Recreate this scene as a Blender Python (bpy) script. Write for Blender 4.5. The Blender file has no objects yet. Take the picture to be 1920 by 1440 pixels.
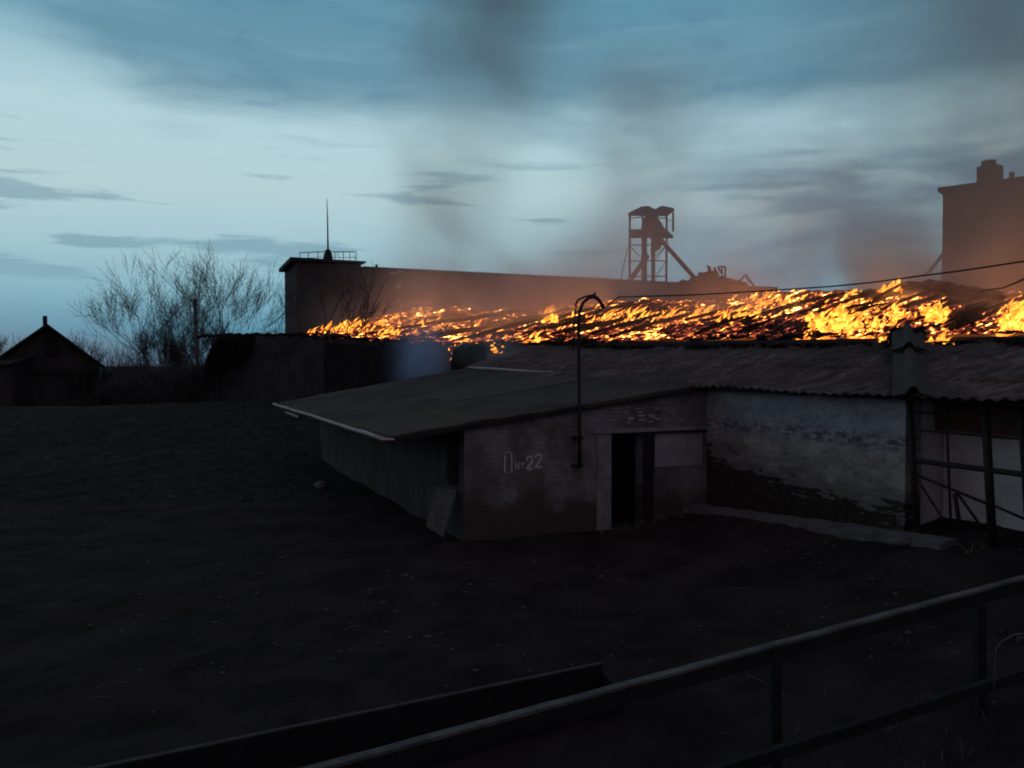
import bpy, math, random
from mathutils import Vector, Matrix, noise as mn
random.seed(7)
sc = bpy.context.scene
R = math.radians

# ------------------------------------------------------------------ camera
F = 1450.0; EYE = Vector((0, 0, 3.2)); PITCH = R(1.38)
cam = bpy.data.cameras.new("camera"); camo = bpy.data.objects.new("camera", cam)
sc.collection.objects.link(camo); sc.camera = camo
cam.sensor_width = 36; cam.lens = 36 * F / 1920; cam.clip_end = 5000; cam.clip_start = .05
camo.location = EYE; camo.rotation_euler = (math.pi / 2 - PITCH, 0, 0)
sc.render.resolution_x = 1024; sc.render.resolution_y = 768
sc.view_settings.view_transform = 'Standard'; sc.view_settings.look = 'None'
sc.view_settings.exposure = 0; sc.view_settings.gamma = 1
sc.cycles.use_denoising = True
sc.cycles.max_bounces = 4; sc.cycles.transparent_max_bounces = 12
sc.cycles.volume_bounces = 1; sc.cycles.volume_step_rate = 1.0; sc.cycles.volume_max_steps = 96
sc.cycles.sample_clamp_indirect = 4; sc.cycles.filter_width = 1.9
try: sc.cycles.denoising_input_passes = 'RGB_ALBEDO_NORMAL'
except Exception: pass

class NT:
    """small node helper"""
    def __init__(s, tree): s.t = tree; tree.nodes.clear()
    def n(s, typ, ins=None, **kw):
        nd = s.t.nodes.new(typ)
        for k, v in kw.items(): setattr(nd, k, v)
        for k, v in (ins or {}).items():
            sock = nd.inputs[k]
            if hasattr(v, 'is_output') or isinstance(v, bpy.types.NodeSocket): s.t.links.new(v, sock)
            else: sock.default_value = v
        return nd
    def m(s, op, a, b=0.0, c=0.0, clamp=False):
        nd = s.n('ShaderNodeMath', {0: a, 1: b, 2: c}, operation=op, use_clamp=clamp); return nd.outputs[0]
    def mix(s, f, a, b):
        nd = s.n('ShaderNodeMix', data_type='RGBA')
        for i, v in ((0, f), (6, a), (7, b)):
            if isinstance(v, bpy.types.NodeSocket): s.t.links.new(v, nd.inputs[i])
            else: nd.inputs[i].default_value = (v if i == 0 else (*v, 1))
        return nd.outputs[2]
    def noise(s, vec, scale, detail=4, rough=.55, dist=0):
        return s.n('ShaderNodeTexNoise', {'Vector': vec, 'Scale': scale, 'Detail': detail, 'Roughness': rough, 'Distortion': dist}).outputs[0]
    def ramp(s, f, stops, interp='LINEAR'):
        nd = s.n('ShaderNodeValToRGB', {0: f}); cr = nd.color_ramp; cr.interpolation = interp
        while len(cr.elements) < len(stops): cr.elements.new(.5)
        for e, (p, c) in zip(cr.elements, stops):
            e.position = p; e.color = (*c, 1) if len(c) == 3 else c
        return nd.outputs[0]
    def sstep(s, v, a, b, lo=0., hi=1.):
        nd = s.n('ShaderNodeMapRange', {0: v, 1: a, 2: b, 3: lo, 4: hi}, interpolation_type='SMOOTHSTEP'); return nd.outputs[0]
    def comb(s, x, y, z): return s.n('ShaderNodeCombineXYZ', {0: x, 1: y, 2: z}).outputs[0]
    def vmul(s, v, k): return s.n('ShaderNodeVectorMath', {0: v, 1: k}, operation='MULTIPLY').outputs[0]

def lin(*c): return tuple(((x / 255) / 12.92 if x <= 10 else ((x / 255 + .055) / 1.055) ** 2.4) for x in c)

# ------------------------------------------------------------------ sky
SUN_EL, SUN_AZ = R(2), R(-35)
w = bpy.data.worlds.new("World"); sc.world = w; w.use_nodes = True
t = NT(w.node_tree)
tc = t.n('ShaderNodeTexCoord').outputs['Generated']
sx = t.n('ShaderNodeSeparateXYZ', {0: tc})
x, y, z = sx.outputs
az = t.m('ARCTAN2', x, y)
el = t.m('ARCSINE', z)
strk = t.comb(t.m('MULTIPLY', az, 2.2), t.m('MULTIPLY', el, 9.), 3.1)
n1 = t.noise(strk, 1.3, 6, .55, .3)
n2 = t.noise(t.comb(t.m('MULTIPLY', az, 3.), t.m('MULTIPLY', el, 26.), 9.4), 1.5, 5, .55, .2)
n3 = t.noise(t.comb(t.m('MULTIPLY', az, 9.), t.m('MULTIPLY', el, 26.), 1.7), 1.2, 5, .6, .4)
# ragged lower edge of the cloud bank
e2 = t.m('ADD', el, t.m('MULTIPLY', t.m('SUBTRACT', n1, .5), .16))
e2 = t.m('ADD', e2, t.m('MULTIPLY', t.m('SUBTRACT', n3, .5), .035))
e2 = t.m('ADD', e2, t.sstep(az, -.60, -.40, -.075, 0.))
K = .9
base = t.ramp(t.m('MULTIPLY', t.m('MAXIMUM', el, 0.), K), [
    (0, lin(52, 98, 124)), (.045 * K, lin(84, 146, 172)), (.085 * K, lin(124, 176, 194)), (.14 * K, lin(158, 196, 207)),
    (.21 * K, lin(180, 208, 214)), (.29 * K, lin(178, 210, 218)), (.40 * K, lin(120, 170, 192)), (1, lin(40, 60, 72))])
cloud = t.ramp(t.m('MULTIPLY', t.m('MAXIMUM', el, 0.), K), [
    (0, lin(92, 130, 150)), (.30 * K, lin(104, 144, 163)), (.38 * K, lin(103, 148, 169)), (.46 * K, lin(86, 141, 165)), (.62 * K, lin(60, 74, 88)), (1, lin(62, 58, 70))])  # top stops darken the unseen sky overhead to cut ambient light
cm = t.sstep(e2, .255, .35)
# soft veils inside the bank
cl2 = t.mix(t.sstep(n2, .45, .75, 0., .32), cloud, lin(134, 176, 194))
cl2 = t.mix(t.sstep(n3, .5, .75, 0., .45), cl2, lin(84, 128, 156))
col = t.mix(cm, base, cl2)
# low long streak clouds, denser to the right
lowm = t.m('MULTIPLY', t.sstep(t.m('ADD', n2, t.sstep(az, -.42, -.52, 0., .05)), .55, .66), t.sstep(el, .32, .2, 0., .5))
lowm = t.m('MULTIPLY', lowm, t.sstep(el, .06, .13))
rb = t.m('MULTIPLY', t.sstep(az, .0, .42, 0., .85), t.sstep(el, .31, .22))
rb = t.m('MULTIPLY', rb, t.sstep(n1, .36, .58))
col = t.mix(lowm, col, lin(92, 136, 158))
col = t.mix(rb, col, lin(96, 136, 160))
# unseen sky behind the camera, darkened and warmed to set the wall light
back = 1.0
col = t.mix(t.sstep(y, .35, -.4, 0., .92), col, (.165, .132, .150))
sky = t.n('ShaderNodeTexSky', sky_type='NISHITA', sun_disc=False, sun_elevation=SUN_EL, sun_rotation=SUN_AZ)
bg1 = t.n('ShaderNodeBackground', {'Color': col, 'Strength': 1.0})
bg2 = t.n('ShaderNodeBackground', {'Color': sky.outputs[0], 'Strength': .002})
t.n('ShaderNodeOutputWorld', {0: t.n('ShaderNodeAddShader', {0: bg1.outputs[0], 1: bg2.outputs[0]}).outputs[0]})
w.cycles.sampling_method = 'AUTOMATIC'

sl = bpy.data.lights.new("sun", 'SUN'); sl.energy = .02; sl.angle = R(20); sl.color = (.75, .88, 1)
slo = bpy.data.objects.new("sun", sl); sc.collection.objects.link(slo)
slo.rotation_euler = (R(80), 0, R(180) - SUN_AZ + R(180))

# ------------------------------------------------------------------ measuring helpers
CP, SP = math.cos(PITCH), math.sin(PITCH)
def ray(px, py):
    a = (px - 960) / F; b = (720 - py) / F
    return Vector((a, CP + b * SP, -SP + b * CP))
def P(px, py, d):
    r = ray(px, py); return EYE + r * (d / r.y)
def proj(p):
    v = p - EYE; f = v.y * CP - v.z * SP; u = v.y * SP + v.z * CP
    return 960 + F * v.x / f, 720 - F * u / f
def hit(px, py, p0, nrm):
    r = ray(px, py); return EYE + r * ((p0 - EYE).dot(nrm) / r.dot(nrm))
def ss(a, b, x):
    k = min(1, max(0, (x - a) / (b - a))); return k * k * (3 - 2 * k)
def lerp(a, b, k): return a + (b - a) * k
def fbm(x, y, z=0, o=4):
    return mn.fractal(Vector((x, y, z)), 1.0, 2.0, o)
def interp(pts, x):
    if x <= pts[0][0]: return pts[0][1]
    for (a, p), (b, q) in zip(pts, pts[1:]):
        if x <= b: return p + (q - p) * (x - a) / (b - a)
    return pts[-1][1]

# ------------------------------------------------------------------ materials
def mat(name, build):
    m = bpy.data.materials.new(name); m.use_nodes = True; build(NT(m.node_tree)); return m
def surf(t, color, rough=.9, bump=None, bs=.3, bd=.02, spec=.2, metal=0.):
    ins = {'Base Color': color, 'Roughness': rough, 'Specular IOR Level': spec, 'Metallic': metal}
    if bump is not None:
        ins['Normal'] = t.n('ShaderNodeBump', {'Height': bump, 'Strength': bs, 'Distance': bd}).outputs[0]
    b = t.n('ShaderNodeBsdfPrincipled', ins)
    t.n('ShaderNodeOutputMaterial', {0: b.outputs[0]})
def pos(t): return t.n('ShaderNodeNewGeometry').outputs['Position']
def simple(name, c1, c2, scale=3, rough=.9, bs=.4, bd=.02, metal=0., stretch=(1, 1, 1), lo=.35, hi=.65, spec=.2):
    def b(t):
        p = t.vmul(pos(t), stretch); n = t.noise(p, scale, 8, .62)
        n2 = t.noise(p, scale * 7, 4, .6)
        k = t.m('ADD', t.m('MULTIPLY', n, .7), t.m('MULTIPLY', n2, .3))
        surf(t, t.mix(t.sstep(k, lo, hi), c1, c2), rough, k, bs, bd, spec, metal)
    return mat(name, b)

def ground_b(t):
    p = pos(t); s = t.n('ShaderNodeSeparateXYZ', {0: p})
    n = t.noise(p, 1.1, 8, .65); f = t.noise(p, 9, 6, .7)
    mud = t.mix(t.sstep(n, .35, .65), (.022, .0175, .0185), (.043, .035, .037))
    edge = t.m('ADD', s.outputs[1], t.m('MULTIPLY', t.noise(p, .5, 4), 2.2))
    edge = t.m('ADD', edge, t.m('MULTIPLY', s.outputs[0], -.12))
    gm = t.m('MULTIPLY', t.sstep(edge, 19.6, 20.2), t.sstep(s.outputs[0], -3.5, -4.5))
    tn = t.noise(t.vmul(p, (1, .45, 1)), 3.2, 7, .75)
    gr = t.mix(t.sstep(tn, .42, .68), (.014, .015, .015), (.048, .050, .047))
    c = t.mix(gm, mud, gr)
    surf(t, c, .95, t.m('ADD', f, n), .8, .06, .08)
M_ground = mat('mud', ground_b)

def plaster_b(t):
    """old blue whitewash, plaster fallen off near the foot"""
    p = pos(t); s = t.n('ShaderNodeSeparateXYZ', {0: p}); zz = s.outputs[2]
    n = t.noise(t.vmul(p, (1, 1, 1.6)), 1.7, 7, .62, .3); f = t.noise(p, 14, 5, .6)
    m_ = t.noise(t.vmul(p, (1, 1, 2.2)), 5.5, 6, .7, .4)
    wash = t.mix(t.sstep(n, .38, .62), (.25, .245, .245), (.38, .37, .36))
    blue = t.mix(t.sstep(n, .35, .65), (.25, .275, .33), (.36, .375, .41))
    wash = t.mix(t.sstep(t.m('ADD', zz, t.m('MULTIPLY', t.m('SUBTRACT', m_, .5), .9)), 1.72, 2.0), wash, blue)
    wash = t.mix(t.sstep(m_, .50, .66, 0., .6), wash, (.12, .125, .125))
    wash = t.mix(t.sstep(f, .56, .68, 0., .5), wash, (.10, .10, .105))
    # band of lost paint
    band = t.m('MULTIPLY', t.sstep(t.m('ABSOLUTE', t.m('SUBTRACT', zz, 2.02)), .20, .03), t.sstep(m_, .44, .56, 0., .75))
    wash = t.mix(band, wash, (.07, .07, .08))
    brick = t.mix(t.sstep(f, .4, .6), (.028, .024, .022), (.05, .043, .038))
    left = t.sstep(s.outputs[0], 5.1, 4.0, 0., .38)        # more plaster lost beside the lean-to
    q1 = t.noise(t.vmul(p, (1, 1, 2.6)), 1.5, 3, .5, .2); q2 = t.noise(t.vmul(p, (1, 1, 4.)), 3.4, 3, .5, .8)
    h_ = t.m('SUBTRACT', t.m('ADD', zz, t.m('ADD', t.m('MULTIPLY', t.m('SUBTRACT', q1, .5), 1.1), t.m('MULTIPLY', t.m('SUBTRACT', q2, .5), .8))), left)
    edge = t.m('MULTIPLY', t.sstep(h_, .98, 1.10), t.sstep(h_, 1.55, 1.12, 0., .75))
    k = t.sstep(h_, .96, 1.10)
    wash = t.mix(edge, wash, (.12, .115, .11))
    surf(t, t.mix(k, brick, wash), .95, t.m('ADD', t.m('MULTIPLY', k, .5), m_), .5, .03, .1)
M_plaster = mat('plaster', plaster_b)
def shedwall_b(t):
    p = pos(t); s = t.n('ShaderNodeSeparateXYZ', {0: p})
    u = t.m('ADD', t.m('MULTIPLY', s.outputs[0], .933), t.m('MULTIPLY', s.outputs[1], .36))
    bv = t.comb(u, s.outputs[2], 0.)
    br = t.n('ShaderNodeTexBrick', {'Vector': bv, 'Scale': 1., 'Brick Width': .26, 'Row Height': .078, 'Mortar Size': .008,
             'Color1': (.86, .85, .86, 1), 'Color2': (.96, .96, .96, 1), 'Mortar': (.8, .8, .8, 1)})
    n = t.noise(p, 1.3, 7, .65, .3); m_ = t.noise(t.vmul(p, (1, 1, 2)), 6, 6, .7)
    wash = t.mix(t.sstep(n, .38, .62), (.14, .125, .13), (.25, .24, .29))
    low = t.sstep(t.m('ADD', s.outputs[2], t.m('MULTIPLY', t.m('SUBTRACT', n, .5), 1.4)), .45, .95)
    c = t.mix(low, (.10, .08, .078), wash)
    c = t.mix(t.sstep(m_, .55, .7, 0., .5), c, (.03, .03, .035))
    c = t.n('ShaderNodeVectorMath', {0: c, 1: br.outputs[0]}, operation='MULTIPLY').outputs[0]
    surf(t, c, .95, t.m('SUBTRACT', t.m('MULTIPLY', m_, .6), br.outputs[1]), .7, .02, .1)
M_shedwall = mat('shed_brick', shedwall_b)
M_felt = simple('roofing_felt', (.040, .029, .029), (.068, .050, .049), .8, .85, .3, .03, stretch=(1, 1, 1), spec=.15)
def felt_b(t):
    p = pos(t); s_ = t.n('ShaderNodeSeparateXYZ', {0: p})
    u = t.m('SUBTRACT', t.m('MULTIPLY', s_.outputs[1], .908), t.m('MULTIPLY', s_.outputs[0], .418))
    a = t.noise(p, .55, 6, .6, .6); b = t.noise(p, 3.5, 7, .7, .3); c_ = t.noise(p, 22, 4, .7)
    col = t.mix(t.sstep(a, .38, .62), (.036, .026, .026), (.070, .052, .051))
    col = t.mix(t.sstep(b, .52, .68, 0., .7), col, (.026, .021, .021))
    col = t.mix(t.sstep(c_, .62, .72, 0., .35), col, (.12, .10, .10))
    fr = t.m('FRACT', t.m('MULTIPLY', t.m('ADD', u, t.m('MULTIPLY', b, .06)), .98))
    seam = t.m('MULTIPLY', t.sstep(fr, .0, .035, 1., 0.), .55)
    col = t.mix(seam, col, (.018, .014, .014))
    surf(t, col, .85, t.m('SUBTRACT', b, seam), .6, .03, .15)
M_felt = mat('roofing_felt', felt_b)
M_feltp = simple('roofing_felt_patch', (.058, .045, .030), (.072, .056, .038), 1.5, .85, .3, .03, spec=.15)
def slate_b(t):
    p = pos(t)
    # coordinates along the slope so that grime streaks follow the sheets
    s = t.n('ShaderNodeSeparateXYZ', {0: p})
    u = t.m('SUBTRACT', t.m('MULTIPLY', s.outputs[1], .908), t.m('MULTIPLY', s.outputs[0], .418))
    v = t.m('ADD', t.m('MULTIPLY', s.outputs[0], .908), t.m('MULTIPLY', s.outputs[1], .418))
    q = t.comb(t.m('MULTIPLY', u, 3.2), t.m('MULTIPLY', v, .9), 0.)
    n = t.noise(q, 1.2, 7, .68, .5); f = t.noise(p, 11, 5, .7); g = t.noise(p, .7, 4, .5)
    c = t.mix(t.sstep(n, .4, .66), (.075, .06, .062), (.20, .18, .183))
    c = t.mix(t.sstep(g, .4, .65, 0., .6), c, (.06, .056, .054))
    c = t.mix(t.sstep(f, .66, .72, 0., .8), c, (.26, .25, .26))
    surf(t, c, .9, t.m('ADD', f, n), .6, .03, .15)
M_slate = mat('asbestos_sheet', slate_b)
M_cap = simple('cap_sheet', (.032, .029, .029), (.07, .064, .064), 4, .85, .3, .01)
M_paleedge = simple('pale_edge', (.30, .28, .28), (.5, .47, .46), 5, .6, .2, .01)
M_char = simple('char', (.006, .005, .005), (.025, .02, .02), 5, .9, .8, .04)
M_darkbrick = simple('dark_brick', (.03, .031, .042), (.055, .055, .072), 1.2, .95, .5, .05)
M_timber = simple('old_timber', (.07, .068, .068), (.12, .115, .112), 5, .8, .3, .01)
M_jamb = simple('painted_jamb', (.17, .175, .20), (.29, .295, .33), 3, .8, .3, .01)
M_panel = simple('window_board', (.25, .25, .29), (.37, .37, .43), 2.5, .8, .2, .01)
M_iron = simple('rusty_iron', (.012, .009, .01), (.03, .022, .022), 9, .7, .3, .005, spec=.3)
M_cable = simple('cable_rubber', (.015, .015, .016), (.02, .02, .02), 9, .6, .1, .002)
M_concrete = simple('concrete', (.09, .09, .10), (.16, .16, .17), 4, .95, .6, .02)
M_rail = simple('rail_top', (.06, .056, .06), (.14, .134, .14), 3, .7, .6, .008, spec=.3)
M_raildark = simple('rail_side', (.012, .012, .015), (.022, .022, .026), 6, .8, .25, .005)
M_redbrick = simple('lintel_brick', (.10, .045, .045), (.15, .07, .065), 4, .9, .4, .01)
M_white = simple('whitewash', (.5, .48, .5), (.72, .7, .74), 1.6, .9, .4, .02)
M_bark = simple('bark', (.06, .06, .065), (.10, .10, .105), 8, .95, .4, .01)
M_farbrick = simple('far_brick', (.052, .038, .045), (.088, .064, .072), .25, .95, .3, .1)
M_farsteel = simple('far_steel', (.025, .02, .022), (.04, .032, .034), .5, .8, .2, .05)
M_housewall = simple('house_wall', (.028, .027, .03), (.05, .046, .048), .8, .95, .4, .05)
M_houseroof = simple('house_roof', (.022, .02, .02), (.034, .03, .03), .8, .95, .4, .05)
M_weed = simple('weeds', (.012, .014, .012), (.028, .03, .024), 3, .95, .1, .01)
M_straw = simple('dry_grass', (.09, .08, .055), (.22, .19, .13), 8, .9, .1, .01)
M_field = simple('field_grass', (.02, .022, .020), (.06, .064, .058), 2, .95, .1, .01)
M_stone = simple('rubble_stone', (.075, .07, .072), (.17, .16, .16), 6, .9, .4, .02)
M_paint = simple('white_paint', (.42, .42, .44), (.62, .62, .64), 30, .9, .2, .002, lo=.3, hi=.6)
M_black = simple('soot', (.010, .010, .012), (.025, .024, .028), 3, .95, .2, .01)

def ember_b(t):
    heat = t.n('ShaderNodeAttribute', attribute_name='heat').outputs['Fac']
    uvn = t.n('ShaderNodeAttribute', attribute_name='lay').outputs['Vector']
    a = t.noise(t.vmul(uvn, (1.1, .3, 1)), 2.4, 6, .62, .35)
    b = t.noise(t.vmul(uvn, (1.3, .55, 1)), 5.2, 5, .6, .5)
    c = t.noise(t.vmul(uvn, (.3, .2, 1)), 1.0, 3, .5, .2)
    v = t.m('ADD', t.m('MULTIPLY', t.m('SUBTRACT', a, .5), 2.6), t.m('MULTIPLY', t.m('SUBTRACT', b, .5), 3.4))
    v = t.m('ADD', v, t.m('MULTIPLY', t.m('SUBTRACT', c, .5), 1.2))
    v = t.m('ADD', v, t.m('ADD', t.m('MULTIPLY', heat, 1.0), .10))
    k = t.ramp(v, [(0, (0, 0, 0)), (.18, (.05, .009, .008)), (.36, (.32, .05, .032)), (.54, (.66, .11, .035)), (.66, (.95, .32, .04)), (.80, (1, .50, .055)), (1, (1, .74, .24))])
    st = t.n('ShaderNodeMapRange', {0: v, 1: .45, 2: 1.25, 3: 1.2, 4: 21.}).outputs[0]
    em = t.n('ShaderNodeEmission', {'Color': k, 'Strength': st})
    bs = t.n('ShaderNodeBsdfPrincipled', {'Base Color': (.012, .010, .010, 1), 'Roughness': .95, 'Specular IOR Level': .1,
          'Normal': t.n('ShaderNodeBump', {'Height': b, 'Strength': .8, 'Distance': .1}).outputs[0]})
    t.n('ShaderNodeOutputMaterial', {0: t.n('ShaderNodeAddShader', {0: em.outputs[0], 1: bs.outputs[0]}).outputs[0]})
M_ember = mat('burning_roof_boards', ember_b)
def flame_b(t):
    h = t.n('ShaderNodeAttribute', attribute_name='heat').outputs['Fac']
    n = t.noise(pos(t), 5, 4, .6, .5)
    v = t.m('ADD', t.m('ADD', h, .22), t.m('MULTIPLY', t.m('SUBTRACT', n, .5), 1.0))
    k = t.ramp(v, [(0, (.7, .10, .015)), (.2, (1, .26, .025)), (.42, (1, .46, .06)), (.65, (1, .66, .17)), (.9, (1, .85, .5))])
    st = t.n('ShaderNodeMapRange', {0: v, 1: 0.1, 2: 1.15, 3: 1.4, 4: 13.}).outputs[0]
    em = t.n('ShaderNodeEmission', {'Color': k, 'Strength': st})
    lw = t.n('ShaderNodeLayerWeight', {0: .5}).outputs['Facing']
    tr = t.n('ShaderNodeBsdfTransparent')
    f = t.sstep(t.m('ADD', lw, t.m('MULTIPLY', n, .4)), .15, .8)
    t.n('ShaderNodeOutputMaterial', {0: t.n('ShaderNodeMixShader', {0: f, 1: em.outputs[0], 2: tr.outputs[0]}).outputs[0]})
M_flame = mat('flame', flame_b)

# ------------------------------------------------------------------ mesh builder
class MB:
    def __init__(s): s.v = []; s.f = []
    def add(s, vs, fs):
        o = len(s.v); s.v += [Vector(q) for q in vs]; s.f += [tuple(i + o for i in g) for g in fs]; return s
    def hexa(s, b, tp):   # 4 bottom + 4 top points
        return s.add(list(b) + list(tp), [(3, 2, 1, 0), (4, 5, 6, 7), (0, 1, 5, 4), (1, 2, 6, 5), (2, 3, 7, 6), (3, 0, 4, 7)])
    def box(s, c, size, rz=0):
        c = Vector(c); m = Matrix.Rotation(rz, 3, 'Z'); x, y, z = (k / 2 for k in size)
        q = [Vector((a, b, 0)) for a, b in ((-x, -y), (x, -y), (x, y), (-x, y))]
        return s.hexa([c + m @ (k - Vector((0, 0, z))) for k in q], [c + m @ (k + Vector((0, 0, z))) for k in q])
    def beam(s, p, q, wd, ht, up=(0, 0, 1)):
        p = Vector(p); q = Vector(q); d = (q - p).normalized(); u = Vector(up)
        if abs(d.dot(u)) > .98: u = Vector((1, 0, 0))
        r = d.cross(u).normalized() * wd / 2; u = r.cross(d).normalized() * ht / 2
        c = [-r - u, r - u, r + u, -r + u]
        return s.add([p + k for k in c] + [q + k for k in c], [(0, 1, 2, 3), (7, 6, 5, 4), (0, 4, 5, 1), (1, 5, 6, 2), (2, 6, 7, 3), (3, 7, 4, 0)])
    def tube(s, pts, rad, n=8):
        pts = [Vector(p) for p in pts]; o = len(s.v)
        if not hasattr(rad, '__len__'): rad = [rad] * len(pts)
        prev = None
        for i, p in enumerate(pts):
            d = (pts[min(i + 1, len(pts) - 1)] - pts[max(i - 1, 0)]).normalized()
            if prev is None:
                u = Vector((0, 0, 1)) if abs(d.z) < .9 else Vector((1, 0, 0)); a = d.cross(u).normalized()
            else:
                a = (prev - d * prev.dot(d)).normalized()
            prev = a; b = d.cross(a)
            for k in range(n):
                th = 2 * math.pi * k / n; s.v.append(p + (a * math.cos(th) + b * math.sin(th)) * rad[i])
        for i in range(len(pts) - 1):
            for k in range(n):
                k2 = (k + 1) % n; s.f.append((o + i * n + k, o + i * n + k2, o + (i + 1) * n + k2, o + (i + 1) * n + k))
        s.f.append(tuple(o + k for k in range(n))[::-1]); s.f.append(tuple(o + (len(pts) - 1) * n + k for k in range(n)))
        return s
    def grid(s, fn, nu, nv):
        o = len(s.v)
        for i in range(nu + 1):
            for j in range(nv + 1): s.v.append(Vector(fn(i / nu, j / nv)))
        for i in range(nu):
            for j in range(nv):
                a = o + i * (nv + 1) + j; s.f.append((a, a + nv + 1, a + nv + 2, a + 1))
        return s
    def sheet(s, fn, nu, nv, th):
        """a grid with real thickness th downwards"""
        s.grid(fn, nu, nv); o = len(s.v)
        s.grid(lambda a, b: Vector(fn(a, b)) - Vector((0, 0, th)), nu, nv)
        n1 = (nu + 1) * (nv + 1); t0 = o - n1
        for i in range(nu):
            for j in (0, nv):
                a = t0 + i * (nv + 1) + j; b = a + nv + 1; s.f.append((a, b, b + n1, a + n1))
        for j in range(nv):
            for i in (0, nu):
                a = t0 + i * (nv + 1) + j; b = a + 1; s.f.append((a, b, b + n1, a + n1))
        return s
    def lump(s, c, r, seed=0, sub=2, flat=.6):
        c = Vector(c); o = len(s.v); nu, nv = 4 + sub * 2, 3 + sub
        vs = []
        for j in range(nv + 1):
            ph = math.pi * j / nv
            for i in range(nu):
                th = 2 * math.pi * i / nu
                d = Vector((math.sin(ph) * math.cos(th), math.sin(ph) * math.sin(th), math.cos(ph) * flat))
                k = 1 + .35 * mn.noise(d * 1.7 + Vector((seed * 3.1, seed, 0)))
                vs.append(c + Vector((d.x * r[0], d.y * r[1], d.z * r[2])) * k)
        fs = [(j * nu + i, j * nu + (i + 1) % nu, (j + 1) * nu + (i + 1) % nu, (j + 1) * nu + i) for j in range(nv) for i in range(nu)]
        return s.add(vs, fs)
    def build(s, name, m, parent=None, smooth=False):
        off = parent_world(parent) if parent else Vector((0, 0, 0))
        me = bpy.data.meshes.new(name); me.from_pydata([q - off for q in s.v], [], s.f); me.update()
        me.materials.append(m)
        if smooth: me.polygons.foreach_set('use_smooth', [True] * len(me.polygons))
        o = bpy.data.objects.new(name, me); sc.collection.objects.link(o)
        if parent: o.parent = parent
        return o
def parent_world(o):
    v = Vector((0, 0, 0))
    while o: v += o.location; o = o.parent
    return v
def many(o): o['kind'] = 'stuff'; return o
def tag(o, label, cat, group=None, kind=None):
    if kind == 'structure': o['kind'] = kind; return o
    o['label'] = label; o['category'] = cat
    if group: o['group'] = group
    if kind: o['kind'] = kind
    return o
def thing(name, label, cat, loc, group=None):
    e = bpy.data.objects.new(name, None); sc.collection.objects.link(e); e.location = loc; e.empty_display_size = .3
    return tag(e, label, cat, group)

# ------------------------------------------------------------------ ground
def gz(x, y):
    z = .9 * ss(1, 8, x) * ss(34, 16, y)
    z += 1.5 * ss(4.2, .5, y)
    crest = lerp(1.02, 1.32, ss(-26, -12, x)) + .05 * mn.noise(Vector((x * .3, 0, 5)))
    k = ss(-2.5, -6.5, x)
    z += crest * k * ss(24, 40, y) * ss(44, 40.5, y)
    return z
def gzr(x, y):
    z = gz(x, y)
    if y < 60 and abs(x) < 40:
        z += .07 * mn.noise(Vector((x * .8, y * .8, 0))) + .03 * mn.noise(Vector((x * 4, y * 4, 2))) + .018 * mn.noise(Vector((x * 9, y * 9, 4)))
    return z
def axis(lo, hi, a, b, st, gr):
    xs = []; v = a
    while v <= b: xs.append(v); v += st
    d = st; v = xs[-1]
    while v < hi: d *= gr; v += d; xs.append(v)
    d = st; v = xs[0]; left = []
    while v > lo: d *= gr; v -= d; left.append(v)
    return left[::-1] + xs
XS = axis(-2500, 2500, -14, 9, .11, 1.06); YS = axis(-300, 3500, 4, 21, .11, 1.045)
g = MB(); ny = len(YS)
for xx in XS:
    for yy in YS: g.v.append(Vector((xx, yy, gzr(xx, yy))))
for i in range(len(XS) - 1):
    for j in range(ny - 1):
        a = i * ny + j; g.f.append((a, a + ny, a + ny + 1, a + 1))
tag(g.build('ground', M_ground, smooth=True), '', '', kind='structure')

# ------------------------------------------------------------------ lean-to shed and barn: frame of reference
VB = Vector((-.418, .908, 0)); NB = Vector((.908, .418, 0))   # along the barn (away), into the barn
J = Vector((3.97, 15.77, 0)); C0 = Vector((-.86, 13.9, 0))
UF = Vector((.933, .36, 0)).normalized()                        # along the shed's front wall
NF = Vector((UF.y, -UF.x, 0))                                   # out of the front wall, to the camera
def wallpt(a, z, out=0): return C0 + UF * a + NF * out + Vector((0, 0, z))
def onwall(px, py, out=0):
    return hit(px, py, C0 + NF * out, NF)
LF = 5.18
shed = thing('lean_to_shed', 'low brick lean-to shed with a broad flat felt roof and white number on its wall', 'shed', C0)
def rooftop(k, a):   # k 0..1 back along the shed, a metres from the corner
    near = lerp(2.15, 2.84, a / 5.2); far = lerp(2.22, 3.1, a / 5.2)
    return lerp(near, far, k) + .03 * mn.noise(Vector((k * 9, a * .8, 1)))
SL = 13.6
# front wall with its door and window openings: piers and fillers, 0.3 thick
def wallpiece(mb, a0, a1, z0, z1a, z1b=None, th=.28):
    z1b = z1a if z1b is None else z1b
    mb.hexa([wallpt(a0, z0), wallpt(a1, z0), wallpt(a1, z0, -th), wallpt(a0, z0, -th)],
            [wallpt(a0, z1a), wallpt(a1, z1b), wallpt(a1, z1b, -th), wallpt(a0, z1a, -th)])
rt = lambda a: lerp(2.15, 2.84, a / 5.2) - .07
D0, D1, W1 = 2.98, 3.68, 5.12
m = MB()
wallpiece(m, 0, D0, -.4, rt(0), rt(D0))
wallpiece(m, D0, LF, 1.87, rt(D0), rt(LF))
wallpiece(m, D1, 3.94, -.4, 1.87)
wallpiece(m, 3.94, LF, -.4, 1.16)
wallpiece(m, W1, LF, 1.16, 1.87)
m.build('front_wall', M_shedwall, shed)
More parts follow.
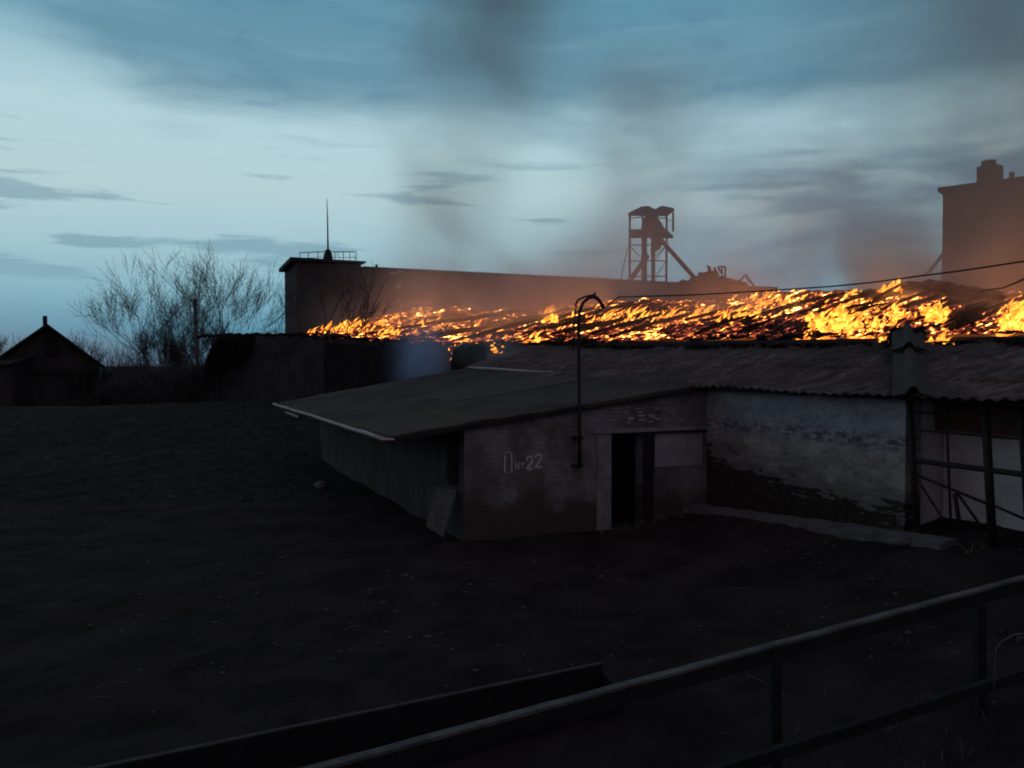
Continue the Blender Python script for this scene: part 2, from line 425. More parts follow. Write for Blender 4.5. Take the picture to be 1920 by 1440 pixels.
# side wall with one opening near the corner
def sidept(k, z, out=0): return C0 + VB * k - UF * out + Vector((0, 0, z))
m = MB()
def sp(k0, k1, z0, z1):
    m.hexa([sidept(k0, z0), sidept(k1, z0), sidept(k1, z0, -.28), sidept(k0, z0, -.28)],
           [sidept(k0, z1), sidept(k1, z1), sidept(k1, z1, -.28), sidept(k0, z1, -.28)])
sp(.004, .28, -.4, 2.08); sp(.28, .95, -.4, .95); sp(.28, .95, 1.88, 2.08); sp(.95, 13.4, -.4, 2.08)
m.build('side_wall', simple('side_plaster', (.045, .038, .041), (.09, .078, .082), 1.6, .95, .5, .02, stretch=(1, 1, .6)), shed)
m = MB(); m.hexa([sidept(13.4, -.4), sidept(13.4, -.4, -5.3), sidept(13.1, -.4, -5.3), sidept(13.1, -.4, 0)],
                 [sidept(13.4, 2.1), sidept(13.4, 2.7, -5.3), sidept(13.1, 2.7, -5.3), sidept(13.1, 2.1, 0)])
m.build('rear_wall', M_shedwall, shed)
# roof slab
def rooffn(k, u):
    a = lerp(-1.45, 5.32, u); p = C0 + UF * a + VB * lerp(-.12, SL, k)
    sag = .025 * mn.noise(Vector((a * .9, k * 11, 3))) + .006 * math.sin(a * 7 + k)
    return p + Vector((0, 0, lerp(lerp(2.15, 2.84, a / 5.2), lerp(2.2, 3.1, a / 5.2), k) + sag ))
m = MB().sheet(rooffn, 110, 40, .07); roof = m.build('roof', M_felt, shed)
def patch(k0, k1, u0, u1): return MB().sheet(lambda k, u: Vector(rooffn(lerp(k0, k1, k), lerp(u0, u1, u))) + Vector((0, 0, .012)), 24, 14, .008)
patch(.005, .22, .012, .30).build('felt_patch', M_feltp, shed)
patch(.30, .52, .40, .93).build('felt_patch', simple('felt_patch_b', (.058, .042, .042), (.075, .056, .054), 1.1, .85, .3, .02), shed)
pts = [Vector(rooffn(k / 20, 0)) - UF * .03 + Vector((0, 0, -.03)) for k in range(21)]
m = MB().tube(pts, [.035 + .01 * random.random() for _ in pts], 8); m.build('eave_strip', M_paleedge, shed, True)
m = MB().lump(pts[0] + Vector((.05, -.02, 0)), (.14, .1, .05), 3); m.build('gutter_end', M_paleedge, shed, True)
m = MB().beam(pts[16] + Vector((0, -.1, -.12)), pts[13] + Vector((0, 0, -.14)), .04, .05); m.build('loose_batten', M_paleedge, shed)
m = MB().beam(wallpt(-1.45, 1.9, .1), wallpt(5.2, 2.755, .1), .03, .085); m.build('fascia_board', M_raildark, shed)
# pale flashing along the barn side, towards the back
m = MB().tube([Vector(rooffn(k, .985)) + Vector((0, 0, .03)) for k in (.98, .92, .82, .7, .6, .5)], [.03, .05, .05, .05, .04, .02], 6); m.build('flashing', M_paleedge, shed, True)
# door: jambs, lintel
for a0, a1, o_ in ((2.67, 2.975, .03), (3.685, 3.93, .02)):
    m = MB(); m.hexa([wallpt(a0, -.2, o_), wallpt(a1, -.2, o_), wallpt(a1, -.2, -.1), wallpt(a0, -.2, -.1)],
                     [wallpt(a0, 1.88, o_), wallpt(a1, 1.88, o_), wallpt(a1, 1.88, -.1), wallpt(a0, 1.88, -.1)])
    m.build('door_jamb', M_jamb if a0 < 3 else M_raildark, shed)
m = MB().beam(wallpt(2.6, 1.925, .03), wallpt(5.17, 1.935, .03), .08, .07); m.build('lintel', M_jamb, shed)
m = MB().beam(wallpt(3.9, 1.872, .035), wallpt(5.17, 1.872, .035), .03, .045); m.build('drip_edge', M_raildark, shed)
wp = MB(); wp.hexa([wallpt(3.98, 1.17, -.02), wallpt(5.1, 1.17, -.02), wallpt(5.1, 1.17, -.08), wallpt(3.98, 1.17, -.08)],
                   [wallpt(3.98, 1.85, -.02), wallpt(5.1, 1.85, -.02), wallpt(5.1, 1.85, -.08), wallpt(3.98, 1.85, -.08)])
wp.build('window_board', M_panel, shed)
# bricks standing proud above the door
m = MB()
for i in range(26):
    px = random.uniform(1140, 1280); py = random.uniform(764, 792); c = onwall(px, py, .006)
    m.box(c, (random.uniform(.04, .16), .02, random.uniform(.02, .05)), math.atan2(UF.y, UF.x))
many(m.build('rough_brick', M_panel, shed))
# painted number
def stroke(mb, pts, wd):
    for (a, b) in zip(pts, pts[1:]):
        p, q = onwall(*a, .004), onwall(*b, .004)
        mb.beam(p - (q - p) * .06, q + (q - p) * .06, wd * random.uniform(.8, 1.15), .006, up=NF)
class _: pass
m = MB(); wd = .032
stroke(m, [(947, 854), (946.5, 866), (946.5, 885)], wd); stroke(m, [(959, 851), (959.5, 866), (959.5, 884)], wd * .8)
stroke(m, [(947, 850), (953, 847.5), (959, 849)], wd * .35)
stroke(m, [(967, 880), (967, 868), (973, 880), (973, 868)], wd * .55); stroke(m, [(977, 869), (980, 867), (982, 870), (979, 873), (977, 869)], wd * .4); stroke(m, [(976, 878), (982, 878)], wd * .35)
stroke(m, [(987, 863), (990, 857), (996, 855.5), (998.5, 860), (996, 868), (988, 878), (993, 880.5), (998.5, 877)], wd)
stroke(m, [(1003, 857), (1007, 852), (1013, 852), (1015.5, 857), (1012, 864), (1004, 876), (1009, 877), (1016, 874.5)], wd)
m.build('painted_number', M_paint, shed)

# leaning board under the side opening
b0, b1 = P(801, 988, 14.05), P(833, 1008, 13.75); t1, t0 = P(858, 921, 14.0), P(820, 914, 14.35)
nrm = (b1 - b0).cross(t0 - b0).normalized() * .05
m = MB().hexa([b0, b1, b1 + nrm, b0 + nrm], [t0, t1, t1 + nrm, t0 + nrm])
tag(m.build('leaning_board', M_timber), 'grey board leaning below the dark side opening of the lean-to shed', 'board')

# gooseneck pipe on the front wall
PB = wallpt(2.30, 1.30, .14)
lampp = thing('gooseneck_pole', 'thin dark pole with a hooked top fixed upright to the shed wall', 'pole', PB)
def pp(px, py): return hit(px, py, C0 + NF * .14, NF)
arc = [pp(*q) for q in ((1087, 876), (1086, 760), (1085, 650), (1085, 605), (1087, 583), (1093, 568), (1103, 559), (1113, 557), (1122, 562), (1129, 572))]
MB().tube(arc, [.032] * 4 + [.03] * 6, 8).build('pipe', M_iron, lampp, True)
MB().tube([pp(*q) for q in ((1079, 572), (1084, 562), (1098, 556), (1112, 553), (1121, 558), (1127, 568))], .02, 6).build('conduit', M_iron, lampp, True)
MB().tube([pp(*q) for q in ((1116, 560), (1115, 548))], .022, 6).build('stub', M_iron, lampp, True)
MB().tube([pp(*q) for q in ((1124, 563), (1131, 576))], [.03, .042], 8).build('lamp_socket', M_iron, lampp, True)
rod = MB().tube([pp(*q) for q in ((1075, 655), (1076, 610), (1078, 590), (1081, 570))], .014, 5); rod.build('wire', M_cable, lampp, True)
for py in (820, 873):
    c = hit(1083, py, C0 + NF * .07, NF); m = MB().box(c, (.2, .15, .04), math.atan2(UF.y, UF.x)); m.build('bracket', M_iron, lampp)

# ------------------------------------------------------------------ barn
barn = thing('barn', 'long low whitewashed barn with a shabby corrugated sheet roof beside the lean-to', 'barn', J)
def bp(t_, w_, z): return J - VB * t_ + NB * w_ + Vector((0, 0, z))
eave = lambda t_: interp([(-18, 3.18), (-13.6, 3.08), (0, 2.86), (4.7, 2.84), (9, 2.8)], t_)
ridge = lambda t_: interp([(-17.6, 4.12), (-13.6, 3.98), (-8.2, 3.74), (1.9, 3.6), (9, 3.56)], t_)
TE = 10.5
m = MB()
def bw(t0, t1, w0, th, z0, z1a, z1b, b=None):
    (b or m).hexa([bp(t0, w0, z0), bp(t1, w0, z0), bp(t1, w0 + th, z0), bp(t0, w0 + th, z0)],
           [bp(t0, w0, z1a), bp(t1, w0, z1b), bp(t1, w0 + th, z1b), bp(t0, w0 + th, z1a)])
bw(-13.6, 4.62, 0, .35, -.4, eave(-13.6) - .09, eave(4.62) - .09)
m.build('front_wall', M_plaster, barn)
m = MB(); bw(4.62, TE, .85, .3, -.2, 3.0, 2.98); m.build('recessed_wall', M_white, barn)
m = MB(); bw(4.622, TE, .65, .19, 2.22, 3.0, 2.98); m.build('brick_lintel', M_redbrick, barn)
m = MB(); bw(4.3, 4.6, .352, .9, -.2, 2.7, 2.7); m.build('return_wall', M_white, barn)
m = MB(); bw(-13.6, TE, 6.9, .3, -.4, 2.85, 2.7); m.build('rear_wall', M_darkbrick, barn)
for tt in (-13.6, TE):
    m = MB(); m.hexa([bp(tt, .36, -.4), bp(tt + .3, .36, -.4), bp(tt + .3, 6.89, -.4), bp(tt, 6.89, -.4)], [bp(tt, .36, 2.7), bp(tt + .3, .36, 2.7), bp(tt + .3, 6.89, 2.7), bp(tt, 6.89, 2.7)]); m.build('end_wall', M_darkbrick, barn)
def broof(u, v):
    wv = lerp(-.38, 3.5, v); left = -13.4 - 4.2 * max(0, v) + .35 * mn.noise(Vector((v * 9, 3, 0)))
    tt = lerp(left, TE + .4, u)
    z = lerp(eave(tt), ridge(tt), (wv + .0) / 3.5)
    fine = .019 * math.sin(2 * math.pi * tt / .21)
    course = .03 * ((wv + .38) % 1.3 < .12)
    wob = .05 * mn.noise(Vector((tt * .5, wv * .7, 0))) + .025 * mn.noise(Vector((tt * 2.5, wv * 2, 7)))
    if v > .999: z += .05 * mn.noise(Vector((tt * 5, 0, 1))) + .03 * random.random()
    return bp(tt, wv, z + fine + course + wob)
m = MB().sheet(broof, 760, 20, .03)
m.build('roof', M_slate, barn)
def broof2(u, v):
    wv = lerp(3.5, 7.4, v); tt = lerp(-17, TE + .4, u)
    return bp(tt, wv, lerp(ridge(tt) - .03, 2.85, v) + .05 * mn.noise(Vector((tt, wv, 0))))
MB().sheet(broof2, 80, 6, .03).build('rear_roof', M_slate, barn)
# broken slate bits and mess lying along the ridge
m = MB()
for i in range(240):
    tt = random.uniform(-17, 7.5); wv = 3.5 + random.uniform(-.25, .15)
    m.box(bp(tt, wv, ridge(tt) + random.uniform(0, .07)), (random.uniform(.05, .35), random.uniform(.05, .2), random.uniform(.02, .08)), random.uniform(0, 3))
many(m.build('ridge_debris', M_char, barn))
m = MB()
for i in range(170):
    tt = random.uniform(-14, 7.5); wv = random.uniform(-.2, 3.3); z = lerp(eave(tt), ridge(tt), wv / 3.5)
    m.box(bp(tt, wv, z + .05), (random.uniform(.02, .09), random.uniform(.02, .06), .02), random.uniform(0, 3))
many(m.build('roof_litter', M_stone, barn))
# slates slid down the slope (paler lath-like pieces)
m = MB()
for i in range(60):
    tt = random.uniform(.3, 4.3); wv = random.uniform(1.2, 2.9); z0 = lerp(eave(tt), ridge(tt), wv / 3.5); L = random.uniform(.2, .6)
    a = bp(tt, wv, z0 + .06); b = bp(tt + L * .25, wv + L, lerp(eave(tt), ridge(tt), (wv + L) / 3.5) + .06); m.beam(a, b, .03, .02)
many(m.build('slipped_lath', simple('lath', (.09, .088, .09), (.14, .138, .14), 6), barn))
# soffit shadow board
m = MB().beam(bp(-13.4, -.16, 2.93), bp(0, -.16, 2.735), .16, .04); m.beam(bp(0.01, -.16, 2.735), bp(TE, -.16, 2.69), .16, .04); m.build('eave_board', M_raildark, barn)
# parapet covered with a rolled cap sheet from eave to above the ridge
CA, CB = (5.06, -.42), (1.84, 3.55)     # hip joint: from the eave up to the ridge
def capfn(k0, k1, lift0, lift1, r, wing):
    d_ = (NB * (CB[1] - CA[1]) - VB * (CB[0] - CA[0])).normalized(); sd = Vector((d_.y, -d_.x, 0))
    def fn(u, v):
        k = lerp(k0, k1, v); tt, wv = lerp(CA[0], CB[0], k), lerp(CA[1], CB[1], k); s_ = (u - .5) * 2
        z = lerp(eave(tt), ridge(tt), wv / 3.5) + lerp(lift0, lift1, v)
        prof = r * math.sqrt(max(0, 1 - (s_ / .28) ** 2)) if abs(s_) < .28 else 0
        prof += -.06 * max(0, abs(s_) - .28) / .72 + .012 * mn.noise(Vector((u * 6, v * 5, k0)))
        return bp(tt, wv, z + prof) + sd * (s_ * wing / 2)
    return fn
MB().sheet(capfn(-.02, .66, .09, .17, .085, .52), 30, 10, .03).build('cap_sheet', M_cap, barn, True)
MB().sheet(capfn(.62, 1.03, .26, .32, .085, .56), 30, 10, .04).build('cap_sheet', M_cap, barn, True)
m = MB()
for i in range(22):
    q = Vector(capfn(.6, 1.03, .1, .3, 0, .66)(random.random(), random.choice((random.uniform(.8, 1.0), 1.0)))); m.lump(q + Vector((0, 0, random.uniform(-.12, .06))), (.1, .1, .07), i, 0, .9)
q0, q1 = Vector(capfn(.6, 1.03, 0, 0, 0, .6)(0, 1)), Vector(capfn(.6, 1.03, 0, 0, 0, .6)(1, 1))
m.beam(q0 + Vector((0, .1, .02)), q1 + Vector((0, .1, .02)), .25, .5)
m.build('parapet_stub', M_char, barn)
# grass at foot and concrete strip
strip = MB()
def stripfn(u, v):
    tt = lerp(-.2, 5.6, u); wv = lerp(-.55, -.20, v) + .05 * mn.noise(Vector((tt * 2, v, 0)))
    p = bp(tt, wv, 0); return Vector((p.x, p.y, gz(p.x, p.y) + .07 + .02 * mn.noise(Vector((tt * 3, v * 2, 5)))))
strip.sheet(stripfn, 60, 4, .2)
tag(strip.build('concrete_kerb', M_concrete), 'crumbling pale concrete kerb strip along the foot of the whitewashed wall', 'kerb')

# ------------------------------------------------------------------ iron grille in the open bay
G0 = bp(4.72, -.02, 0)
gr = thing('iron_grille', 'rusty iron grille of posts and bars closing the open barn bay', 'grille', (G0.x, G0.y, gz(G0.x, G0.y)))
def gp(px, py): return hit(px, py, G0, NB)
def gt(t_, z, o=0): return bp(t_, -.02 - o, z)
def bar(name, a, b, r, n=6): MB().tube([a, b], r, n).build(name, M_iron, gr, True)
bar('post', gp(1706, 742), gp(1720, 1025), .04); bar('post', gp(1846, 742), gp(1862, 1040), .055); bar('post', gp(1912, 742), gp(1931, 1060), .035)
bar('post', gt(7.6, 2.75), gt(7.6, .6), .05); bar('post', gt(9.2, 2.75), gt(9.2, .6), .05)
bar('thin_bar', gp(1773, 742), gp(1783, 990), .018); bar('thin_bar', gp(1790, 925), gp(1801, 998), .03)
for py0, sl_, r in ((772, .07, .018), (805, .10, .018), (862, .150, .042)):
    a = gp(1706, py0); z_ = a.z; bar('crossbar', a, gt(9.2, z_ - .02), r)
bar('brace', gp(1712, 888), gp(1852, 945), .022); bar('brace', gp(1716, 893), gp(1784, 998), .018); bar('brace', gp(1793, 922), gp(1845, 995), .02); bar('brace', gp(1856, 945), gp(1960, 990), .02)

# ------------------------------------------------------------------ burning warehouse
E0 = Vector((-19.3, 48, 0)); EV = Vector((37.9, -22, 0)); LEN = EV.length; EU = EV.normalized(); EN = Vector((-EU.y, EU.x, 0))
ezs = lambda s_: interp([(0, 5.0), (.195, 4.9), (.43, 4.15), (.6, 4.3), (1.2, 4.3)], s_)
wh = thing('burning_warehouse', 'long warehouse whose whole roof slope is ablaze behind the barn', 'warehouse', E0)
def ep(s_, r_, z): return E0 + EV * s_ + EN * r_ + Vector((0, 0, z))
m = MB()
N_ = 90
for i in range(N_):
    s0, s1 = .03 + i / N_ * .53, .03 + (i + 1) / N_ * .53
    h0 = ezs(s0) - .05 + .09 * mn.noise(Vector((s0 * 60, 0, 0))) + (.10 * mn.noise(Vector((s0 * 200, 0, 3))));
    m.hexa([ep(s0, -.3, -.5), ep(s1, -.3, -.5), ep(s1, .2, -.5), ep(s0, .2, -.5)], [ep(s0, -.3, h0), ep(s1, -.3, h0), ep(s1, .2, h0), ep(s0, .2, h0)])
m.build('front_wall', M_darkbrick, wh)
m = MB(); m.hexa([ep(.56, -.3, -.5), ep(1.25, -.3, -.5), ep(1.25, .2, -.5), ep(.56, .2, -.5)], [ep(.56, -.3, 4.2), ep(1.25, -.3, 4.2), ep(1.25, .2, 4.2), ep(.56, .2, 4.2)])
m.build('front_wall', M_darkbrick, wh)
m = MB(); m.hexa([ep(.03, .21, -.5), ep(.04, .21, -.5), ep(.04, 11, -.5), ep(.03, 11, -.5)], [ep(.03, .21, 4.6), ep(.04, .21, 4.6), ep(.04, 11, 4.4), ep(.03, 11, 4.4)])
m.build('end_wall', M_darkbrick, wh)
rzs = [(700, 576), (770, 573), (850, 576), (930, 583), (1000, 582), (1060, 574), (1100, 568), (1200, 563), (1300, 561), (1400, 552), (1500, 546), (1560, 544), (1640, 542), (1700, 541), (1720, 533), (1740, 530), (1770, 534), (1800, 541), (1850, 544), (1890, 550), (1960, 548), (2300, 540)]
def ridgez(s_):
    b = ep(s_, 11, 0); px, _y = proj(b + Vector((0, 0, 7))); return P(px, interp(rzs, px), b.y).z
BL = [(585, 622, 28, 8, .8), (640, 612, 50, 10, .7), (700, 602, 40, 10, .35), (680, 620, 50, 8, .6), (760, 600, 50, 12, .2), (800, 606, 40, 10, .45), (740, 625, 80, 7, .45), (740, 585, 60, 8, -.15), (850, 600, 50, 14, .15),
      (905, 608, 22, 6, .5), (1030, 593, 24, 7, 1.3), (1000, 634, 35, 8, .8), (1040, 625, 30, 8, .4), (1090, 600, 40, 10, .5), (1150, 595, 50, 14, .75), (1180, 605, 30, 10, .4), (1240, 598, 40, 10, .7), (1300, 590, 60, 16, .5),
      (1400, 585, 70, 20, .55), (1370, 600, 60, 10, .5), (1230, 640, 40, 8, .6), (1300, 622, 40, 6, .4), (1460, 570, 40, 14, .5), (1555, 605, 40, 22, 1.2), (1520, 630, 40, 8, .8), (1605, 618, 30, 22, 1.25), (1500, 556, 30, 8, .6),
      (1580, 595, 30, 20, .5), (1660, 572, 60, 14, .25), (1675, 595, 14, 12, .8), (1700, 600, 50, 22, .45), (1752, 585, 20, 14, 1.25), (1770, 632, 30, 10, .8), (1755, 610, 30, 12, .4), (1850, 632, 60, 7, .9), (1905, 600, 26, 22, 1.5), (1880, 615, 30, 14, .6), (1950, 600, 60, 30, .9), (1680, 536, 14, 6, 1.0), (1660, 543, 30, 5, .6), (1805, 556, 30, 6, .35),
      # cooled, charred patches
      (1480, 636, 60, 8, -.4), (1400, 645, 80, 10, -.5), (1060, 648, 60, 10, -.5), (1200, 612, 50, 8, -.3), (960, 618, 60, 14, -.35), (930, 640, 70, 12, -.45), (1200, 628, 90, 12, -.6), (1120, 632, 60, 14, -.6), (1330, 640, 110, 12, -.55), (1290, 612, 60, 5, -.3), (1470, 605, 40, 12, -.5), (1440, 625, 60, 12, -.6), (1780, 545, 70, 8, -.9), (1830, 575, 40, 10, -.5), (1810, 600, 34, 16, -.75), (1600, 556, 60, 8, -.25), (1720, 560, 50, 8, -.1)]
def heatat(px, py):
    h = .53
    for bx, by, rx, ry, a in BL:
        q = ((px - bx) / rx) ** 2 + ((py - by) / ry) ** 2
        if q < 6: h += a * (1.35 if a < 0 else 1) * math.exp(-q)
    return h
S0, S1, NU, NV = .185, 1.22, 520, 64
def rfpos(s_, r_, bumpy=True):
    k = r_ / 11; z = lerp(ezs(s_), ridgez(s_), min(1, k))
    if s_ < .21: z -= (.21 - s_) * 10 * k
    if bumpy: z += .22 * mn.noise(Vector((s_ * LEN * .8, r_ * .5, 0))) * min(1, k * 3) + .12 * mn.noise(Vector((s_ * LEN * 2.6, r_ * 1.3, 4))) + .05 * mn.noise(Vector((s_ * LEN * 8, r_ * 4, 9)))
    return ep(s_, r_, z)
m = MB(); m.grid(lambda u, v: rfpos(lerp(S0, S1, u), 11 * v), NU, NV)
ob = m.build('roof_slope', M_ember, wh)
ah = ob.data.attributes.new('heat', 'FLOAT', 'POINT'); al = ob.data.attributes.new('lay', 'FLOAT_VECTOR', 'POINT')
hs = []; ls = []
for i in range(NU + 1):
    for j in range(NV + 1):
        s_ = lerp(S0, S1, i / NU); r_ = 11 * j / NV; px, py = proj(rfpos(s_, r_, False)); hs.append(heatat(px, py))
        ls += [s_ * LEN - r_ * .45, r_, 0.]
ah.data.foreach_set('value', hs); al.data.foreach_set('vector', ls)
# far slope and underlying body so the roof is a solid shape
m = MB().grid(lambda u, v: ep(lerp(S0, S1, u), 11 + 11 * v, lerp(ridgez(lerp(S0, S1, u)) - .05, 4, v)), 60, 6); m.build('far_roof', M_char, wh)
# charred rafters lying on / poking through the slope, roughly parallel
for i in range(64):
    s_ = random.uniform(.26, 1.0); r0 = random.uniform(.2, 6); L = random.uniform(2, 5.5); sh = .45
    p = rfpos(s_, r0) + Vector((0, 0, .12)); q = rfpos(s_ + L * sh / LEN, min(10.9, r0 + L)) + Vector((0, 0, .14))
    mid = (p + q) / 2 + Vector((0, 0, random.uniform(-.02, .1)))
    MB().tube([p, mid, q], [.07, .09, .06], 5).build('charred_rafter', M_char, wh)
# black burnt heap on the right end of the ridge
m = MB()
for i in range(90):
    px = random.gauss(1765, 55); s_ = None
    py = interp([(1640, 549), (1700, 540), (1745, 535), (1800, 545), (1880, 552), (1950, 556)], px) + random.uniform(-4, 9)
    c = P(px, py, 36.5 - (px - 1700) * .02 + random.uniform(-1, .5)); m.lump(c, (random.uniform(.2, .7), .4, random.uniform(.12, .3)), i, 1, .8)
m.build('burnt_heap', M_char, wh)
m = MB()
for a, b in (((1640, 560, 35), (1692, 531, 35.5)), ((1600, 556, 36), (1640, 548, 36))): m.beam(P(*a), P(*b), .14, .12)
m.build('fallen_beam', M_char, wh)
# charred debris along the near eave
m = MB()
for i in range(260):
    s_ = random.uniform(.0, .62) if i % 3 else random.uniform(0, 1.1); c = ep(s_, random.uniform(-.3, .5), ezs(s_) + random.uniform(-.12, .12))
    m.lump(c, (random.uniform(.08, .4), .2, random.uniform(.05, .18)), i, 0, .8)
many(m.build('eave_debris', M_char, wh))

# ------------------------------------------------------------------ flames
fl = MB(); hv = []
def tongue(base, h, wd, hot, lean):
    n = 9; ph = random.uniform(0, 6.28); rows = 7; o = len(fl.v)
    for j in range(rows):
        k = j / (rows - 1); rr = wd * (math.sin(math.pi * min(1, .22 + k * .8)) ** .8) * (1 - k * .35)
        if j == rows - 1: rr = .004
        cx = lean * k * k * h + .18 * h * math.sin(k * 4 + ph) * k; cy = .12 * h * math.sin(k * 3.1 + ph * 2) * k
        for i in range(n):
            th = 2 * math.pi * i / n + k * 1.2
            w2 = rr * (1 + .45 * mn.noise(Vector((math.cos(th) * 1.5 + ph, math.sin(th) * 1.5, k * 3))))
            fl.v.append(base + Vector((cx + w2 * math.cos(th), cy + w2 * .6 * math.sin(th), k * h - .05)))
            hv.append(max(0, min(1.2, hot * (1.12 - 1.0 * k))))
    for j in range(rows - 1):
        for i in range(n):
            i2 = (i + 1) % n; fl.f.append((o + j * n + i, o + j * n + i2, o + (j + 1) * n + i2, o + (j + 1) * n + i))
cnt = 0; tries = 0
while cnt < 900 and tries < 90000:
    tries += 1
    s_ = random.uniform(.19, 1.08); r_ = random.uniform(0.1, 10.9)
    b = rfpos(s_, r_); px, py = proj(b); h = heatat(px, py)
    clump = mn.noise(Vector(((s_ * LEN - r_ * .45) * .9, r_ * .45, 11)))
    pr = max(0, h - .75 + clump * .8)
    if random.random() > pr * 1.1: continue
    cnt += 1
    hgt = random.uniform(.08, .22) * (.6 + min(1.6, h)) * random.choice((.6, .8, 1, 1, 1.5))
    tongue(b, hgt, hgt * random.uniform(.16, .34), random.uniform(.45, .85) * (.55 + .5 * min(1.4, h)), random.uniform(.3, 1.3))
# the separate flames
for px, py, d, h, wd, hot in ((1683, 540, 35.5, .9, .16, .9), (1672, 543, 35.5, .7, .3, 1.2), (1655, 546, 35.6, .5, .3, .9), (850, 662, 36.5, .65, .12, 1.3), (852, 668, 36.5, .45, .12, 1.3), (925, 655, 30.5, .25, .16, 1.), (1595, 550, 36, .35, .2, .8),
                              (1905, 620, 27.5, 1.3, .5, 1.3), (1890, 625, 27.5, 1.0, .3, 1.1), (1915, 610, 27.5, 1.4, .4, 1.2), (1745, 600, 29, .7, .35, 1.0), (1757, 600, 29, .6, .3, .9), (1560, 620, 31, .8, .45, 1.2), (1580, 610, 31, .9, .35, 1.2), (1545, 628, 31, .6, .4, 1.1), (1600, 632, 30.5, .9, .4, 1.3), (1612, 630, 30.5, .7, .3, 1.2), (1530, 612, 31, 1.0, .3, .9), (1515, 600, 31.5, .6, .2, .8), (1570, 590, 32, .8, .3, .9), (1590, 625, 30.5, 1.1, .3, 1.3), (1622, 640, 30, .8, .35, 1.1), (1640, 612, 30, .7, .2, .8), (1552, 634, 30.8, .9, .4, 1.3), (1505, 640, 31, .5, .3, 1.0), (1735, 588, 29.5, .6, .3, .8), (1768, 590, 29.5, .6, .3, .8), (1930, 615, 27, 1.3, .4, 1.2), (1880, 640, 27, .7, .3, 1.0), (1895, 600, 28, 1.0, .3, .9), (1032, 598, 37, .5, .3, 1.3), (1005, 640, 35.5, .4, .25, 1.2), (985, 644, 35.5, .3, .2, 1.1),
                              (1725, 648, 27.5, .5, .2, .9), (1765, 645, 27.2, .8, .25, 1.), (1790, 648, 27, .3, .3, 1.), (1660, 640, 28, .35, .2, .9)):
    tongue(P(px, py, d), h * .65, wd, hot, random.uniform(.2, .8))
    for q in range(5): tongue(P(px + random.gauss(0, 9), py + random.gauss(0, 4), d), h * random.uniform(.2, .5), wd * random.uniform(.3, .7), hot * random.uniform(.6, 1.), random.uniform(0, 1.2))
fo = fl.build('fire', M_flame, smooth=True)
a = fo.data.attributes.new('heat', 'FLOAT', 'POINT'); a.data.foreach_set('value', hv)
tag(fo, 'yellow and orange flames licking over the burning warehouse roof', 'fire', kind='stuff')

# ------------------------------------------------------------------ ruined pier between lean-to and fire
c = P(876, 690, 29.5)
m = MB()
top = [(845, 676), (850, 664), (857, 652), (868, 646), (880, 648), (892, 645), (902, 646), (909, 655), (911, 664), (905, 672), (897, 677)]
for (xa, ya), (xb, yb) in zip(top, top[1:]):
    if xb <= xa: continue
    a0, b0 = P(xa, ya, 29.3), P(xb, yb, 29.3); dv = Vector((0, .9, 0))
    f0, f1 = Vector((a0.x, a0.y, -.3)), Vector((b0.x, b0.y, -.3))
    m.hexa([f0, f1, f1 + dv, f0 + dv], [a0, b0, b0 + dv, a0 + dv])
for i in range(26):
    px = random.uniform(848, 908); m.lump(P(px, interp(top[:9], px) + random.uniform(-1, 6), 29.2 + random.uniform(-.1, .5)), (.13, .13, .09), i, 0, .9)
tag(m.build('ruined_pier', M_char), 'charred stub of brick wall standing between the lean-to roof and the fire', 'ruined wall')

# ------------------------------------------------------------------ far buildings
def poly_prism(mb, pts, z0, ztop):
    n = len(pts); mb.add([Vector((p[0], p[1], z0)) for p in pts] + [Vector((p[0], p[1], z)) for p, z in zip(pts, ztop)],
        [tuple(range(n))[::-1], tuple(range(n, 2 * n))] + [(i, (i + 1) % n, (i + 1) % n + n, i + n) for i in range(n)])
T0 = P(556, 500, 110); T1 = P(678, 500, 112)
gv = thing('granary', 'long dark granary with a taller railed end block behind the flames', 'granary', (T0.x, T0.y, 0))
dirw = Vector((66, 28, 0)).normalized(); nw = Vector((-dirw.y, dirw.x, 0))
zt = P(556, 490, 110).z; zw2 = P(684, 506, 112).z
A = Vector((T0.x, 110, 0)); B = Vector((T1.x, 112, 0))
m = MB(); poly_prism(m, [A, B, B + nw * 14, A + nw * 14], -1, [zt, zt - .35, zt - .35, zt]); m.build('end_block', M_farbrick, gv)
m = MB(); off = Vector((-.7, -.6, 0)); poly_prism(m, [A + off, B + Vector((.8, -.6, 0)), B + nw * 14.5, A + nw * 14.5 + off], zt + .01, [zt + .55, zt + .2, zt + .2, zt + .55]); m.build('end_roof', M_farsteel, gv)
Bw = B + Vector((.02, .4, 0)); Cw = Bw + dirw * 76
m = MB(); poly_prism(m, [Bw, Cw, Cw + nw * 14, Bw + nw * 14], -1, [zw2] * 4); m.build('long_wall', M_farbrick, gv)
m = MB(); o2 = -nw * .6; poly_prism(m, [Bw + o2, Cw + o2, Cw + nw * 14.4, Bw + nw * 14.4], zw2 + .01, [zw2 + .5] * 4); m.build('long_roof', M_farsteel, gv)
# windows of the long wall
for i in range(11):
    c = Bw + dirw * (6 + i * 6.4) - nw * .04
    m = MB().box(Vector((c.x, c.y, zw2 - 4.2)), (1.5, .2, 1.6), math.atan2(dirw.y, dirw.x)); m.build('window', M_black, gv)
